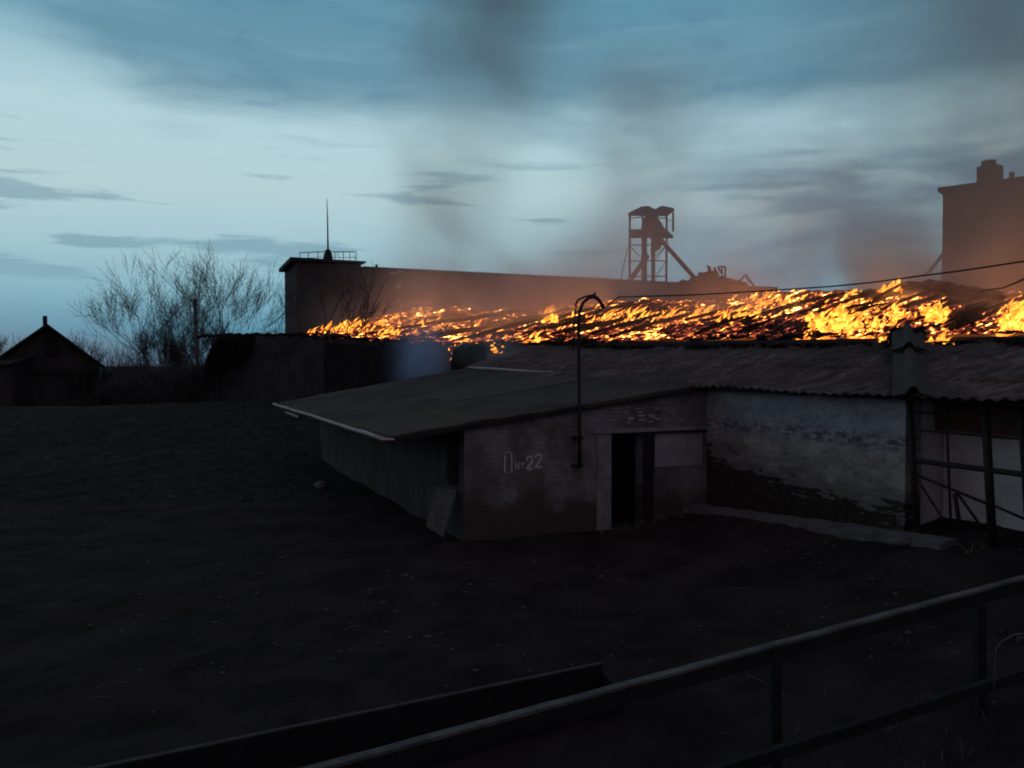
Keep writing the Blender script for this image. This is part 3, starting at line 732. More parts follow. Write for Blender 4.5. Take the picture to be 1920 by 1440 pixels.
# snow-white patch pieces (broken sheet near the join)
for px, py, w_, h_ in ((738, 512, .9, .3), (750, 510, .7, .3), (747, 536, .5, .8), (690, 507, .9, .25)):
    c = P(px, py, 113.2); MB().box(c, (w_, .3, h_), .35).build('torn_sheet', M_paleedge, gv)
m = MB()
def hz(px, y): return P(px, y, 111)
top = [hz(562, 474), hz(600, 472), hz(640, 472), hz(668, 472)]
m.tube(top, .06, 4); m.tube([q - Vector((0, 0, .8)) for q in top], .04, 4)
for px in (562, 578, 596, 612, 628, 644, 656, 668): m.tube([hz(px, 473), Vector((hz(px, 473).x, 111, zt + .3))], .05, 4)
b2 = [q + nw * 12 for q in top]; m.tube(b2, .05, 4)
for q in b2: m.tube([q, Vector((q.x, q.y, zt + .3))], .05, 4)
many(m.build('railing', M_farsteel, gv))
m = MB(); c = P(615, 486, 111.5); m.tube([Vector((c.x, c.y, zt + .2)), Vector((c.x, c.y, zt + 1.2)), Vector((c.x, c.y, zt + 1.9))], [.75, .6, .3], 8); m.build('vent_cowl', M_farsteel, gv)
m = MB(); m.tube([Vector((c.x, c.y, zt + 1.8)), P(614, 410, 111.5), P(613, 372, 111.5)], [.14, .09, .04], 5); m.build('antenna', M_farsteel, gv)
m = MB(); m.tube([P(706, 506, 114), P(706, 496, 114)], .2, 6); m.build('vent_pipe', M_farsteel, gv)

# elevator tower
D = 180; pxm = D / F
tw = thing('elevator_tower', 'open steel elevator tower with a peaked roof and sloping chute', 'tower', (P(1215, 685, D).x, D, 0))
def tp(px, py, dd=0): return P(px, py, D + dd)
for px, dd in ((1181, 0), (1250, 0), (1205, 8), (1262, 8)):
    a = tp(px, 402 if px != 1262 else 398, dd); b = Vector((a.x, a.y, 0)) if px != 1262 else tp(1262, 434, 8)
    MB().beam(a, b, .42, .42).build('column', M_farsteel, tw)
a = tp(1208, 436, 4); MB().box((a.x, a.y, a.z / 2), (1.15, 1.15, a.z)).build('elevator_leg', M_farsteel, tw)
a = tp(1225, 436, 3); MB().box((a.x, a.y, a.z / 2), (.75, .9, a.z)).build('elevator_leg', M_farsteel, tw)
a, b = tp(1181, 432, -.3), tp(1262, 434, 8)
MB().hexa([Vector((a.x, D - .4, a.z - .45)), Vector((tp(1250, 0).x, D - .4, a.z - .45)), Vector((b.x, D + 8, a.z - .45)), Vector((tp(1205, 0, 8).x - 3, D + 8, a.z - .45))],
          [Vector((a.x, D - .4, a.z + .25)), Vector((tp(1250, 0).x, D - .4, a.z + .25)), Vector((b.x, D + 8, a.z + .25)), Vector((tp(1205, 0, 8).x - 3, D + 8, a.z + .25))]).build('platform', M_farsteel, tw)
m = MB()   # torn two-peaked roof
e = [tp(1178, 401, -1), tp(1200, 401, -1), tp(1230, 404, -1), tp(1252, 397, 2), tp(1263, 392, 7), tp(1262, 389, 9)]
rg = [tp(1180, 398, 4), tp(1203, 387, 4), tp(1216, 386, 4), tp(1228, 392, 4), tp(1240, 386, 5), tp(1250, 387, 6), tp(1262, 390, 8)]
vs = e + rg; m.add(vs, [(0, 1, 7, 6), (1, 2, 8, 7), (2, 9, 8), (2, 3, 10, 9), (3, 4, 11, 10), (4, 5, 12, 11)])
m.add([q + Vector((0, 0, -.5)) for q in vs], [(0, 1, 7, 6), (1, 2, 8, 7), (2, 9, 8), (2, 3, 10, 9), (3, 4, 11, 10), (4, 5, 12, 11)])
m.beam(tp(1178, 402, -1), tp(1250, 403, -1), .3, .6); m.beam(tp(1250, 403, -1), tp(1263, 393, 8), .3, .6)
m.build('peaked_roof', M_farsteel, tw)
m = MB(); c = tp(1222, 432, 3); m.add([c + Vector(q) for q in ((-2.4, -1.2, 0), (3.0, -1.2, 0), (3.0, 1.4, 0), (-2.4, 1.4, 0), (-2, -1, 2.4), (1.4, -1, 2.6), (1.4, 1.2, 2.6), (-2, 1.2, 2.4), (-1.3, 0, 3.6), (.6, 0, 3.6))],
      [(3, 2, 1, 0), (0, 1, 5, 4), (1, 2, 6, 5), (2, 3, 7, 6), (3, 0, 4, 7), (4, 5, 9, 8), (5, 6, 9), (6, 7, 8, 9), (7, 4, 8)])
m.box(tp(1236, 422, 2), (.9, .9, 1.2)).build('head_housing', M_farsteel, tw)
m = MB(); c = tp(1228, 440, 2)
m.add([c + Vector(q) for q in ((-.7, -1, 0), (2.0, -1, 0), (2.0, 1, 0), (-.7, 1, 0), (-.9, -.6, -4.6), (1.2, -.6, -3.4), (1.2, .6, -3.4), (-.9, .6, -4.6))], [(0, 1, 2, 3), (7, 6, 5, 4), (0, 4, 5, 1), (1, 5, 6, 2), (2, 6, 7, 3), (3, 7, 4, 0)])
m.build('hopper', M_farsteel, tw)
MB().beam(tp(1236, 446, 1), tp(1305, 524, -6), .75, .75).build('chute', M_farsteel, tw)
MB().beam(tp(1214, 480, 3), tp(1172, 538, -2), .8, .8).build('chute', M_farsteel, tw)
for py in (409, 459, 489, 518):
    for a, b in (((1181, py, 0), (1206, py + (1 if py > 410 else -2), 8)), ((1206, py, 8), (1250, py, 0))): MB().beam(tp(*a), tp(*b), .2, .25).build('cross_tie', M_farsteel, tw)
for a, b in (((1182, 461, 0), (1205, 488, 8)), ((1228, 481, 3), (1250, 459, 0)), ((1228, 489, 3), (1249, 461, 0)), ((1230, 518, 3), (1249, 490, 0)), ((1250, 396, 0), (1262, 396, 8)), ((1250, 412, 0), (1262, 414, 8)), ((1178, 460, 0), (1160, 540, -3))):
    MB().beam(tp(*a), tp(*b), .13, .13).build('tie_rod', M_farsteel, tw)

# conveyor ruin
rn = thing('collapsed_conveyor', 'collapsed conveyor house with bent posts at the foot of the tower chute', 'ruin', (P(1330, 685, 150).x, 150, 0))
def rp(px, py, dd=0): return P(px, py, 150 + dd)
out = [(1262, 541), (1270, 530), (1292, 525), (1303, 520), (1320, 511), (1331, 506), (1338, 508), (1345, 518), (1362, 520), (1378, 525), (1392, 530), (1412, 541)]
m = MB()
for (xa, ya), (xb, yb) in zip(out, out[1:]):
    a, b = rp(xa, ya), rp(xb, yb); dv = Vector((0, 8, 0)); m.hexa([Vector((a.x, a.y, 0)), Vector((b.x, b.y, 0)), Vector((b.x, b.y, 0)) + dv, Vector((a.x, a.y, 0)) + dv], [a, b, b + dv, a + dv])
for i in range(24):
    px = random.uniform(1275, 1395); m.lump(rp(px, interp(out, px) + random.uniform(0, 4)), (random.uniform(.3, 1.1), .8, .45), i, 0, .8)
m.build('wreck', M_farsteel, rn)
for a, b in (((1331, 512), (1326, 497)), ((1328, 500), (1333, 503)), ((1340, 512), (1340, 501)), ((1338, 502), (1348, 516)), ((1346, 501), (1352, 512)), ((1354, 514), (1353, 499)), ((1352, 500), (1360, 500)), ((1360, 500), (1360, 518)), ((1345, 502), (1352, 499)), ((1386, 530), (1397, 515)), ((1397, 515), (1416, 539)), ((1400, 516), (1404, 528))):
    MB().beam(rp(*a, -.5), rp(*b, -.5), .3, .3).build('bent_post', M_farsteel, rn)

# right building
RA = P(1768, 352, 120); RZ = RA.z; RD = Vector((8, -7, 0)).normalized(); RNn = Vector((.66, .75, 0))
rb_ = thing('silo_block', 'tall blank silo block veiled in smoke above the right end of the fire', 'silo building', (RA.x, RA.y, 0))
A = Vector((RA.x, RA.y, 0)); B = A + RD * 30
m = MB(); poly_prism(m, [A, B, B + RNn * 24, A + RNn * 24], -1, [RZ - .6] * 4); m.build('wall', simple('silo_concrete', (.022, .025, .035), (.04, .044, .056), .2, .95, .3, .1), rb_)
o3 = -RNn * .6 - RD * .6
m = MB(); poly_prism(m, [A + o3, B - RNn * .6, B + RNn * 24.5, A + RNn * 24.5 - RD * .6], RZ - .59, [RZ] * 4); m.build('roof', M_farsteel, rb_)
def rr_(px, py, d=119): return P(px, py, d)
c = rr_(1856, 325, 117); m = MB().box((c.x, c.y, RZ + 1.2), (2.5, 2.5, 2.6), .5); m.box((c.x - .2, c.y, RZ + 2.9), (1.3, 1.5, .9), .2); m.build('roof_cabin', M_farsteel, rb_)
MB().beam(rr_(1842, 309, 117), rr_(1868, 316, 117), .15, .15).build('cabin_arm', M_farsteel, rb_)
c = rr_(1897, 330, 116); MB().box((c.x, c.y, RZ + .6), (.5, .5, 1.6)).build('vent_pipe', M_farsteel, rb_)
MB().beam(rr_(1768, 477, 119.6), rr_(1735, 518, 117), .35, .35).build('chute', M_farsteel, rb_)

# ------------------------------------------------------------------ cables
c0, c1 = P(1080, 556, 14.8), P(1975, 482, 12.5)
pts = []
for i in range(31):
    k = i / 30; px = lerp(1160, 1960, k); py = interp([(1160, 557), (1300, 553), (1440, 545), (1560, 537), (1640, 529), (1720, 518), (1800, 508), (1860, 499), (1960, 484)], px)
    pts.append(P(px, py, lerp(20, 13, k)))
pts = [pts[0] + Vector((-.6, 1.5, -.45))] + pts
tag(MB().tube(pts, .016, 6).build('power_cable', M_cable, smooth=True), 'black cable sagging across the burning roof towards the right edge', 'cable')
pts = [P(px, py, d) for px, py, d in ((1840, 545, 30), (1880, 540, 26), (1905, 530, 22), (1960, 505, 18))]
tag(MB().tube(pts, .03, 6).build('slack_cable', M_cable, smooth=True), 'short slack cable dropping to the charred heap at the right edge', 'cable')

# ------------------------------------------------------------------ village house on the left
HD = 60
hc = P(88, 760, HD); hc.z = 0
hr = Vector((hc.x + 3, hc.y, 0)).normalized(); hwd = Vector((hr.y, -hr.x, 0))
ho = thing('village_house', 'dark gabled village house with a thin chimney pipe at the left edge', 'house', hc)
def hq(px, py):      # gable plane -> (sideways, up)
    q = hit(px, py, hc, hr); return (q - hc).dot(hwd), q.z
def hl(a, b, k=0): return hc + hwd * a + hr * k + Vector((0, 0, b))
(ax, az_), (ex, ez), (lx, lz) = hq(88, 612), hq(196, 689), hq(-18, 683)
m = MB(); fr = [(lx + .5, 0), (ex - .35, 0), (ex - .35, ez + .1), (ax, az_ - .01), (lx + .5, lz + .1)]
m.add([hl(a, b) for a, b in fr] + [hl(a, b, 9) for a, b in fr], [tuple(range(5)), tuple(range(5, 10))[::-1]] + [(i, i + 5, (i + 1) % 5 + 5, (i + 1) % 5) for i in range(5)])
m.build('wall', M_housewall, ho)
m = MB()
for (x0, z0), (x1, z1) in (((lx, lz - .1), (ax, az_)), ((ax + .01, az_), (ex, ez - .1))):
    m.hexa([hl(x0, z0, -.5), hl(x1, z1, -.5), hl(x1, z1, 9.4), hl(x0, z0, 9.4)], [hl(x0, z0 + .22, -.5), hl(x1, z1 + .22, -.5), hl(x1, z1 + .22, 9.4), hl(x0, z0 + .22, 9.4)])
rf = m.build('roof', M_houseroof, ho)
c = hl(ax - .15, az_ - .4, .8); MB().tube([c, c + Vector((0, 0, 1.25))], .16, 8).build('chimney_pipe', M_raildark, rf)
MB().beam(hl(lx + .6, ez - .35, -.12), hl(ex - .4, ez - .35, -.12), .2, .3).build('cornice', M_houseroof, ho)
wx = hq(152, 730)[0]; yaw = math.atan2(hwd.y, hwd.x)
fo_ = MB().box(hl(wx, 1.7, -.06), (2.0, .1, 2.1), yaw).build('window_frame', M_housewall, ho)
MB().box(hl(wx, 1.7, -.13), (1.7, .06, 1.8), yaw).build('pane', M_black, fo_)
MB().box(hl(hq(96, 640)[0], 4.7, -.05), (.9, .08, 1.6), yaw).build('loft_door', M_black, ho)
lw_ = thing('side_shed', 'low dark outbuilding leaning against the left side of the village house', 'outbuilding', (P(0, 700, 57).x, 57, 0))
m = MB(); x0, x1 = P(-90, 700, 57).x, P(22, 700, 57).x
m.hexa([Vector((x0, 57, 0)), Vector((x1, 57, 0)), Vector((x1, 59.6, 0)), Vector((x0, 59.6, 0))], [Vector((x0, 57, 3)), Vector((x1, 57, 3.2)), Vector((x1, 59.6, 3.7)), Vector((x0, 59.6, 3.5))]); m.build('wall', M_housewall, lw_)
m = MB(); m.hexa([Vector((x0, 56.6, 3.01)), Vector((x1 + .2, 56.6, 3.21)), Vector((x1 + .2, 59.4, 3.8)), Vector((x0, 59.4, 3.6))], [Vector((x0, 56.6, 3.15)), Vector((x1 + .2, 56.6, 3.35)), Vector((x1 + .2, 59.4, 3.95)), Vector((x0, 59.4, 3.75))]); m.build('roof', M_houseroof, lw_)

# ------------------------------------------------------------------ bare trees
def tree(name, label, base, h, spread, seed, trunk_h=.25, stems=1, r0=.14, levels=5, tw=.014, grp='bare trees', lean=0, up=.35, parts=True):
    rnd = random.Random(seed); trunk = MB(); crown = MB()
    def grow(mb, p, d, L, r, lv):
        n = 4 if lv < 3 else 3; pts = [p]; rad = [r]
        q = p; dd = d.copy()
        for i in range(n):
            dd = (dd + Vector((rnd.gauss(0, .16), rnd.gauss(0, .16), rnd.gauss(.04, .1)))).normalized()
            q = q + dd * L / n; pts.append(q); rad.append(max(tw, r * (1 - .5 * (i + 1) / n)))
        mb.tube(pts, rad, 6 if lv < 2 else (4 if lv < 4 else 3))
        if lv >= 3:
            for pt in pts[1:]:
                for _k in range(1 if name == 'bare_tree' else 2):
                    v_ = (dd + Vector((rnd.gauss(0, .7), rnd.gauss(0, .7), rnd.gauss(.25, .5)))).normalized() * rnd.uniform(.25, .7)
                    crown.tube([pt, pt + v_ * .5 + Vector((0, 0, rnd.gauss(0, .03))), pt + v_], [tw * .8, tw * .7, tw * .5], 3)
        if lv >= levels: return
        k = rnd.choice((2, 3)) if lv in (1, 2) else rnd.choice((3, 4))
        for c in range(k):
            f = rnd.uniform(.6 if lv < 2 else .35, 1.) if c else 1.
            i = min(n, max(1, round(f * n))); pp_ = pts[i]
            ax_ = dd.cross(Vector((rnd.gauss(0, 1), rnd.gauss(0, 1), rnd.gauss(0, 1)))).normalized()
            ang = rnd.uniform(.3, .75) * spread if c else rnd.uniform(.05, .3)
            nd = (Matrix.Rotation(ang, 3, ax_) @ dd); nd = (nd + Vector((0, 0, up * .35))).normalized()
            grow(crown, pp_, nd, L * rnd.uniform(.68, .93), max(tw, rad[i] * (.58 if c else .8)), lv + 1)
    for s_ in range(stems):
        d0 = Vector((rnd.gauss(lean, .05 if stems == 1 else .38), rnd.gauss(0, .1 if stems == 1 else .3), 1)).normalized()
        grow(trunk, Vector(base) - Vector((0, 0, .2)), d0, h * trunk_h, r0, 0)
    tr = thing(name, label, 'tree' if 'tree' in name else 'bush', base, grp)
    a = trunk.build('trunk', M_bark, tr, True); b = crown.build('crown', M_bark, tr, True)
    return tr
def gp_(px, d): p = P(px, 700, d); return Vector((p.x, p.y, gz(p.x, p.y)))
tree('bare_tree', 'wide bare tree standing between the village house and the utility pole', gp_(313, 58), 13.6, 1.15, 3, .22, 3, .2, 5, .0085, up=.42)
tree('bare_tree', 'tallest bare tree, right of the utility pole, beside the creeper covered wall', gp_(452, 58), 16.5, .95, 22, .21, 3, .2, 5, .0085, up=.42)
tree('bare_tree', 'bare tree with a thin crown just right of the utility pole', gp_(404, 62), 13, .85, 19, .2, 2, .14, 5, .010, up=.45)
tree('bare_tree', 'many stemmed bare tree leaning over the brush nearest the house gable', gp_(252, 62), 11, 1.0, 23, .2, 2, .12, 5, .010, up=.42)
tree('bare_tree', 'leafless tree silhouetted against the flames and the railed end block', gp_(617, 41.0), 7.0, 1.0, 36, .38, 1, .17, 4, .018, up=.45)
tree('bare_tree', 'spindly bare tree at the far left edge behind the house', gp_(12, 75), 10.5, 1.0, 37, .2, 3, .1, 4, .012, up=.5)
tree('bare_tree', 'thin bare tree behind the right slope of the house roof', gp_(140, 80), 10, 1.1, 41, .2, 3, .1, 4, .012, up=.4)
tree('bare_tree', 'small bare sapling by the end of the dark wall under the railed block', gp_(535, 46), 6.6, 1.1, 43, .3, 1, .07, 4, .010, up=.3)
# twiggy bushes in front of them
bl = ['twiggy bush at the right foot of the village house', 'tangled bush below the many stemmed bare tree', 'dark bush around the trunk of the wide bare tree', 'bush between the wide bare tree and the utility pole', 'bush hugging the foot of the utility pole', 'dense bush against the left end of the dark wall']
for i, px in enumerate((222, 258, 300, 335, 366, 398)):
    tree('bare_bush', bl[i], gp_(px, 50 + (i % 2) * 2), [3.4, 4.2, 4.6, 4.6, 5.2, 5.6][i], 1.2, 60 + i, .24, 7, .03, 3, .012, 'bushes below the bare trees', up=.3)
ug = MB(); rnd = random.Random(99)
for i in range(5200):
    px = rnd.uniform(-20, 400) if i % 4 == 0 else rnd.uniform(196, 400); d = rnd.uniform(64, 72); b = gp_(px, d)
    hh = rnd.uniform(.8, 3.2) * (1.7 if rnd.random() < .12 else 1) * (1.0 + .45 * mn.noise(Vector((px * .03, 2, 0))))
    p1 = b + Vector((rnd.gauss(0, .5), rnd.gauss(0, .4), hh * .55)); p2 = p1 + Vector((rnd.gauss(0, .6), rnd.gauss(0, .4), hh * .45))
    ug.tube([b, p1, p2], [.03, .018, .008], 3)
tag(ug.build('undergrowth', M_bark), 'tangled leafless undergrowth between the house and the dark wall', 'undergrowth', kind='stuff')
# hedge / creeper mass over left end of wall
M_creeper = M_weed
cr = MB(); rnd = random.Random(5)
for i in range(9000):
    px = rnd.uniform(383, 492); ttop = interp([(383, 690), (395, 655), (410, 636), (440, 631), (470, 632), (492, 638)], px)
    py = ttop + abs(rnd.gauss(0, 1)) * 24 + rnd.uniform(-3, 4)
    if py > 760: continue
    p = P(px, py, 46.5 + rnd.uniform(-1.4, .5)); a = Vector((rnd.gauss(0, 1), rnd.gauss(0, 1), rnd.gauss(0, 1))).normalized() * rnd.uniform(.05, .14); b = a.cross(Vector((rnd.gauss(0, 1), rnd.gauss(0, 1), 1))).normalized() * .05
    cr.add([p - a, p + b, p + a, p - b], [(0, 1, 2, 3)])
for i in range(10):
    a = P(390 + i * 10.5, 765, 46.6); b = P(392 + i * 10, 645, 46.6 + rnd.uniform(-.5, .3)); cr.tube([a, (a + b) / 2 + Vector((rnd.gauss(0, .3), rnd.gauss(0, .3), 0)), b], [.05, .04, .015], 4)
tag(cr.build('creeper', M_weed), 'dark creeper smothering the left end of the dark warehouse wall', 'creeper')
# utility pole
up_ = gp_(374, 54); tpz = P(365, 560, 54)
upo = thing('utility_pole', 'plain wooden utility pole among the bare trees', 'pole', up_)
MB().tube([up_ - Vector((0, 0, .3)), (up_ + tpz) / 2, tpz], [.17, .14, .11], 8).build('shaft', M_bark, upo, True)
MB().beam(P(361, 566, 53.8), P(369, 564, 53.8), .07, .07).build('crossarm', M_bark, upo)

# outbuilding-like dark buttress on the wall below the lone tree
c = P(640, 700, 41.5)
m = MB(); x0, x1 = P(606, 700, 39.5).x, P(752, 700, 38.5).x
m.hexa([Vector((x0, 39.6, -.2)), Vector((x1, 38.3, -.2)), Vector((x1 + .5, 39.4, -.2)), Vector((x0 + .3, 40.6, -.2))], [Vector((x0, 39.6, 4.35)), Vector((x1, 38.3, 4.15)), Vector((x1 + .5, 39.4, 4.15)), Vector((x0 + .3, 40.6, 4.35))])
tag(m.build('sooty_annex', M_black), 'soot black annex standing against the front of the burning warehouse', 'annex')

# ------------------------------------------------------------------ foreground fence
FA, FB = P(560, 1446, 3.95), P(1925, 1079, 6.6); fd = (FB - FA)
fe = thing('rail_fence', 'low rail fence with a pale top rail crossing the foreground', 'fence', (FA.x, FA.y, gz(FA.x, FA.y)))
n_ = 60
def railp(k): return FA + fd * k
m = MB()
k0, k1 = -.35, 1.35
prof = [railp(lerp(k0, k1, i / n_)) + Vector((0, 0, .006 * mn.noise(Vector((i * .7, 0, 0))))) for i in range(n_ + 1)]
side = fd.cross(Vector((0, 0, 1))).normalized()
for a, b in zip(prof, prof[1:]):
    wdt = .030; m.add([a - side * wdt, a + side * wdt, b + side * wdt, b - side * wdt, a - side * wdt - Vector((0, 0, .02)), a + side * wdt - Vector((0, 0, .02)), b + side * wdt - Vector((0, 0, .02)), b - side * wdt - Vector((0, 0, .02))],
       [(0, 1, 2, 3), (0, 4, 5, 1), (2, 6, 7, 3), (1, 5, 6, 2), (3, 7, 4, 0)])
m.build('top_rail', M_rail, fe)  # paler strip along the top of the darker beam
m = MB().beam(railp(k0) - Vector((0, 0, .075)), railp(k1) - Vector((0, 0, .075)), .05, .10); m.build('rail_underside', M_raildark, fe)
for px in (1452, 1838, 1180 - 420):
    # vertical posts from rail to ground
    best = min((abs(proj(railp(k / 400))[0] - px), k / 400) for k in range(-100, 520))[1]
    a = railp(best) - Vector((0, 0, .12)); b = Vector((a.x + .02, a.y, gz(a.x, a.y) - .1)); MB().beam(a, b, .07, .07).build('post', M_raildark, fe)
a, b = P(1370, 1440, 4.6), P(1925, 1262, 5.9); MB().beam(a - (b - a) * .5, b + (b - a) * .3, .05, .08).build('lower_rail', M_raildark, fe)
# low trough wall behind the fence
A, B = P(190, 1437, 5.5), P(1128, 1243, 7.4)
tr = thing('feed_trough', 'long low plank trough edge on the mud beyond the fence', 'trough', (A.x, A.y, gz(A.x, A.y)))
MB().beam(A - (B - A) * .2 - Vector((0, 0, .16)), B - Vector((0, 0, .16)), .05, .3).build('side_board', M_raildark, tr)
MB().beam(A - (B - A) * .2, B, .045, .012).build('top_edge', simple('top_edge_wood', (.05, .05, .05), (.085, .083, .08), 6), tr)  # paler strip laid along the top of the side board
dv = Vector((.12, -.42, 0)); MB().beam(A - (B - A) * .2 - Vector((0, 0, .24)) + dv, B - Vector((0, 0, .24)) + dv, .05, .2).build('side_board', M_raildark, tr)
MB().beam(B - Vector((0, 0, .2)), B - Vector((0, 0, .2)) + dv, .04, .26).build('end_board', M_raildark, tr)
MB().beam(A - (B - A) * .2 - Vector((0, 0, .33)) + dv / 2, B - Vector((0, 0, .33)) + dv / 2, .4, .04).build('bottom_board', M_raildark, tr)
# bent wire at right
pts = [P(px, py, 5.6) for px, py in ((1864, 1300), (1866, 1240), (1868, 1215), (1880, 1202), (1900, 1190), (1930, 1187))]
tag(MB().tube(pts, .006, 5).build('bent_wire', M_stone, smooth=True), 'thin bent wire hoop sticking up beyond the rail at the right edge', 'wire')
# pale lump left of shed
p = P(603, 912, 1); g_ = hit(603, 916, Vector((0, 0, 0)), Vector((0, 0, 1)))
tag(MB().lump(g_ + Vector((0, 0, .08)), (.19, .17, .16), 2, 2, .8).build('pale_stone', M_stone, smooth=True), 'lone pale stone on the mud left of the lean-to shed', 'stone')
kx = hit(1690, 1034, Vector((0, 0, .55)), Vector((0, 0, 1)))
tag(MB().lump(Vector((kx.x, kx.y, gz(kx.x, kx.y) + .05)), (.2, .13, .1), 8, 2, .7).build('concrete_lump', M_concrete, smooth=True), 'grey concrete lump at the near end of the kerb strip by the grille', 'rubble')

# ------------------------------------------------------------------ scattered litter, grass
rb = MB(); rnd = random.Random(12)
for i in range(300):
    if i % 3: x_ = rnd.gauss(rnd.choice((-3.4, -2.2, -4.2, .2, 3.8, 5)), .9); y_ = rnd.gauss(rnd.choice((8.5, 9.5, 11, 12.5)), .8)
    else: x_, y_ = rnd.uniform(-10, 7), rnd.uniform(6.5, 18)
    if y_ > 12.5 and x_ > -3.5: y_ = rnd.uniform(8, 12.5)
    r_ = rnd.uniform(.008, .026) * (1.5 if rnd.random() < .1 else 1)
    rb.lump((x_, y_, gz(x_, y_) + r_ * .4), (r_ * rnd.uniform(.8, 2), r_, r_ * .6), i, 0, .8)
for i in range(14):
    x_, y_ = rnd.uniform(-7, 5), rnd.uniform(6.5, 13); a = rnd.uniform(0, 6.28); L = rnd.uniform(.1, .45); z_ = gz(x_, y_) + .04
    rb.tube([(x_, y_, z_), (x_ + L * .5 * math.cos(a), y_ + L * .5 * math.sin(a), z_ + .03), (x_ + L * math.cos(a + .2), y_ + L * math.sin(a + .2), z_)], .004, 4)
tag(rb.build('rubble', M_stone), 'pale crumbs of rubble and litter scattered over the dark mud', 'rubble', kind='stuff')
def blades(mb, x_, y_, n, h, sp, rnd):
    z_ = gz(x_, y_)
    for k in range(n):
        a = rnd.uniform(0, 6.28); r_ = abs(rnd.gauss(0, sp)); bx, by = x_ + r_ * math.cos(a), y_ + r_ * math.sin(a); hh = h * rnd.uniform(.4, 1.1)
        ln = Vector((rnd.gauss(0, .4), rnd.gauss(0, .4), 1)).normalized() * hh; wv = Vector((math.cos(a + 1.5), math.sin(a + 1.5), 0)) * max(.003, hh * .03)
        b0 = Vector((bx, by, z_ - .02)); md = b0 + ln * .6; tpv = b0 + ln + Vector((ln.x, ln.y, -.1 * hh)) * .5
        mb.add([b0 - wv, b0 + wv, md + wv * .7, md - wv * .7, tpv], [(0, 1, 2, 3), (3, 2, 4)])
gm = MB()
for i in range(75):
    x_, y_ = rnd.uniform(.2, 1.9), rnd.uniform(4.75, 5.7); blades(gm, x_, y_, rnd.randint(8, 22), rnd.uniform(.08, .26), .07, rnd)
for i in range(60):
    x_, y_ = rnd.uniform(1.5, 5.5), rnd.uniform(5, 8); blades(gm, x_, y_, rnd.randint(4, 12), rnd.uniform(.05, .16), .09, rnd)
for i in range(30):
    tt = rnd.uniform(3.5, 7); q = bp(tt, rnd.uniform(-.5, .0) - .05, 0); blades(gm, q.x, q.y, rnd.randint(4, 14), rnd.uniform(.08, .3), .08, rnd)
for i in range(40):
    q = wallpt(rnd.uniform(2.6, 5.), 0, rnd.uniform(.1, .5)); blades(gm, q.x, q.y, 8, rnd.uniform(.05, .2), .08, rnd)
tag(gm.build('dry_grass', M_straw), 'tufts of dry grass by the fence and the wall foot', 'grass', kind='stuff')
gf = MB()
for i in range(2600):
    y_ = rnd.uniform(19.5, 41); x_ = rnd.uniform(-.72 * y_, -4.5 - (y_ - 19) * .28)
    dens = mn.noise(Vector((x_ * .35, y_ * .5, 8)))
    if dens < rnd.uniform(-.5, .35): continue
    blades(gf, x_, y_, 9, rnd.uniform(.07, .2), .22, rnd)
tag(gf.build('field_grass', M_field), 'rough low grass on the rising field left of the shed', 'grass', kind='stuff')

# ------------------------------------------------------------------ smoke
def smoke(name, label, boxmin, boxmax, dens_fn, color, aniso=.2, step=None):
    c = (Vector(boxmin) + Vector(boxmax)) / 2; sz = Vector(boxmax) - Vector(boxmin)
    m = bpy.data.materials.new(name); m.use_nodes = True; t = NT(m.node_tree)
    p = pos(t); s = t.n('ShaderNodeSeparateXYZ', {0: p}); d = dens_fn(t, p, *s.outputs)
    pv = t.n('ShaderNodeVolumePrincipled', {'Color': (*color, 1), 'Density': d, 'Anisotropy': aniso})
    t.n('ShaderNodeOutputMaterial', {'Volume': pv.outputs[0]})
    o = MB().box(c, sz).build(name, m)
    tag(o, label, 'smoke', kind='stuff'); return o
def gaus(t, v, c, wd):   # exp(-((v-c)/w)^2)
    q = t.m('DIVIDE', t.m('SUBTRACT', v, c), wd); return t.m('EXPONENT', t.m('MULTIPLY', t.m('MULTIPLY', q, q), -1.))
def soft(t, v, a, b, e): return t.m('MULTIPLY', t.sstep(v, a, a + e), t.sstep(v, b, b - e))
def low_d(t, p, x, y, z):
    # distance along n from the eave line of the burning building, and along it
    dx = t.m('ADD', x, 19.3); dy = t.m('SUBTRACT', y, 48.)
    r_ = t.m('ADD', t.m('MULTIPLY', dx, EN.x), t.m('MULTIPLY', dy, EN.y)); u_ = t.m('ADD', t.m('MULTIPLY', dx, EU.x), t.m('MULTIPLY', dy, EU.y))
    n = t.noise(t.comb(t.m('MULTIPLY', u_, .16), t.m('MULTIPLY', r_, .1), t.m('MULTIPLY', z, .11)), 1., 4, .55, .6)
    zs = t.m('SUBTRACT', z, t.m('ADD', 4.2, t.m('MULTIPLY', t.m('MINIMUM', t.m('MAXIMUM', r_, 0.), 11.), .25)))
    f = t.m('EXPONENT', t.m('MULTIPLY', t.m('MAXIMUM', zs, 0.), -.42))
    f = t.m('MULTIPLY', f, t.sstep(n, .40, .64, .06, 1.9)); f = t.m('MULTIPLY', f, t.m('MULTIPLY', t.sstep(r_, -1., 6.), t.sstep(r_, 26., 10.)))
    f = t.m('MULTIPLY', f, t.m('MULTIPLY', t.sstep(u_, 2., 16.), t.sstep(u_, 85., 45.)))
    f = t.m('MULTIPLY', f, t.sstep(z, 15., 10.))
    return t.m('MULTIPLY', f, .18)
smoke('roof_smoke', 'thin pinkish smoke drifting low over and behind the burning roof', (-30, 12, 2.5), (75, 85, 15), low_d, (.99, .85, .84), .1)
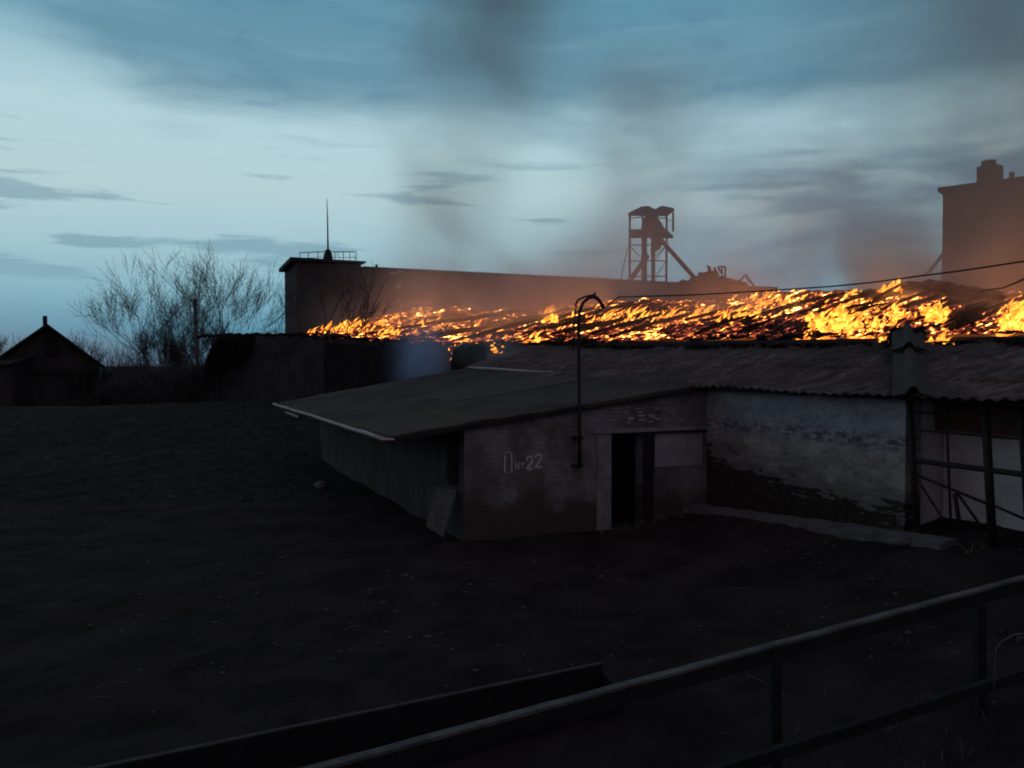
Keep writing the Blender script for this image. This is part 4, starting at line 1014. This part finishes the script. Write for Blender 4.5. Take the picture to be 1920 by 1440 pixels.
def plume(cx0, cx1, y0, w0, w1, z0, z1, dens, seed, nlo=.34, nhi=.72, yw=1.):
    def fn(t, p, x, y, z):
        k = t.n('ShaderNodeMapRange', {0: z, 1: z0, 2: z1, 3: 0., 4: 1.}).outputs[0]
        wob = t.m('MULTIPLY', t.m('SUBTRACT', t.noise(t.comb(seed, 0., t.m('MULTIPLY', z, .12)), 1., 2), .5), 2.6)
        cx = t.m('ADD', t.m('ADD', cx0, t.m('MULTIPLY', k, cx1 - cx0)), wob); wd = t.m('ADD', w0, t.m('MULTIPLY', k, w1 - w0))
        n = t.noise(t.comb(t.m('ADD', t.m('MULTIPLY', x, .24), t.m('MULTIPLY', z, .07)), t.m('MULTIPLY', y, .24), t.m('MULTIPLY', z, .19)), .62, 4, .55, .9)
        f = t.m('MULTIPLY', gaus(t, x, cx, wd), gaus(t, y, y0, t.m('MULTIPLY', wd, yw)))
        f = t.m('MULTIPLY', f, t.sstep(n, nlo, nhi, .3, 1.25)); f = t.m('MULTIPLY', f, soft(t, z, z0, z1 + 6, 3.))
        return t.m('MULTIPLY', f, dens)
    return fn
smoke('smoke_plume', 'tall thin column of grey brown smoke rising from the middle of the fire', (-14, 36, 6), (10, 64, 40), plume(-4.2, -1.2, 50., 2.3, 4.6, 6, 30, .15, 1.3), (.66, .60, .54))
smoke('smoke_plume', 'faint pinkish puff of smoke rising left of the steel tower', (2, 34, 6), (20, 60, 26), plume(7.6, 8.2, 47., 2.2, 3.2, 6, 17, .12, 4.1), (.99, .84, .80))
smoke('smoke_plume', 'broad brown smoke column in front of the tall silo block', (6, 20, 5.5), (48, 54, 40), plume(22.5, 27., 36., 5.5, 9., 5.5, 26, .10, 7.7, .30, .70), (.66, .58, .52))
smoke('smoke_plume', 'low orange lit smoke above the right half of the burning roof', (8, 30, 6), (26, 50, 16), plume(15.5, 16.5, 40., 3.2, 4.2, 6, 9.5, .09, 2.2), (.94, .80, .78))
def blue_d(t, p, x, y, z):
    n = t.noise(p, .6, 4, .6, .5)
    f = t.m('MULTIPLY', gaus(t, x, -3.9, .85), gaus(t, y, 34.5, 1.4)); f = t.m('MULTIPLY', f, t.sstep(n, .3, .7, .3, 1.2)); f = t.m('MULTIPLY', f, soft(t, z, 1.2, 5.2, 1.4)); return t.m('MULTIPLY', f, 1.3)
smoke('wall_smoke', 'bluish smoke curling up in front of the dark warehouse wall', (-9, 31.2, .8), (0, 38, 5.4), blue_d, (.5, .7, 1.))
def blue2(t, p, x, y, z):
    n = t.noise(p, .9, 4, .6, .5)
    f = t.m('MULTIPLY', gaus(t, x, -.9, 1.0), gaus(t, y, 28.6, .9)); f = t.m('MULTIPLY', f, t.sstep(n, .3, .7, .2, 1.2)); f = t.m('MULTIPLY', f, soft(t, z, 3., 4.6, .6)); return t.m('MULTIPLY', f, .5)
smoke('eave_smoke', 'small wisp of pale smoke at the broken far end of the barn roof', (-4, 26.5, 2.9), (2, 31, 4.7), blue2, (.6, .72, .8))
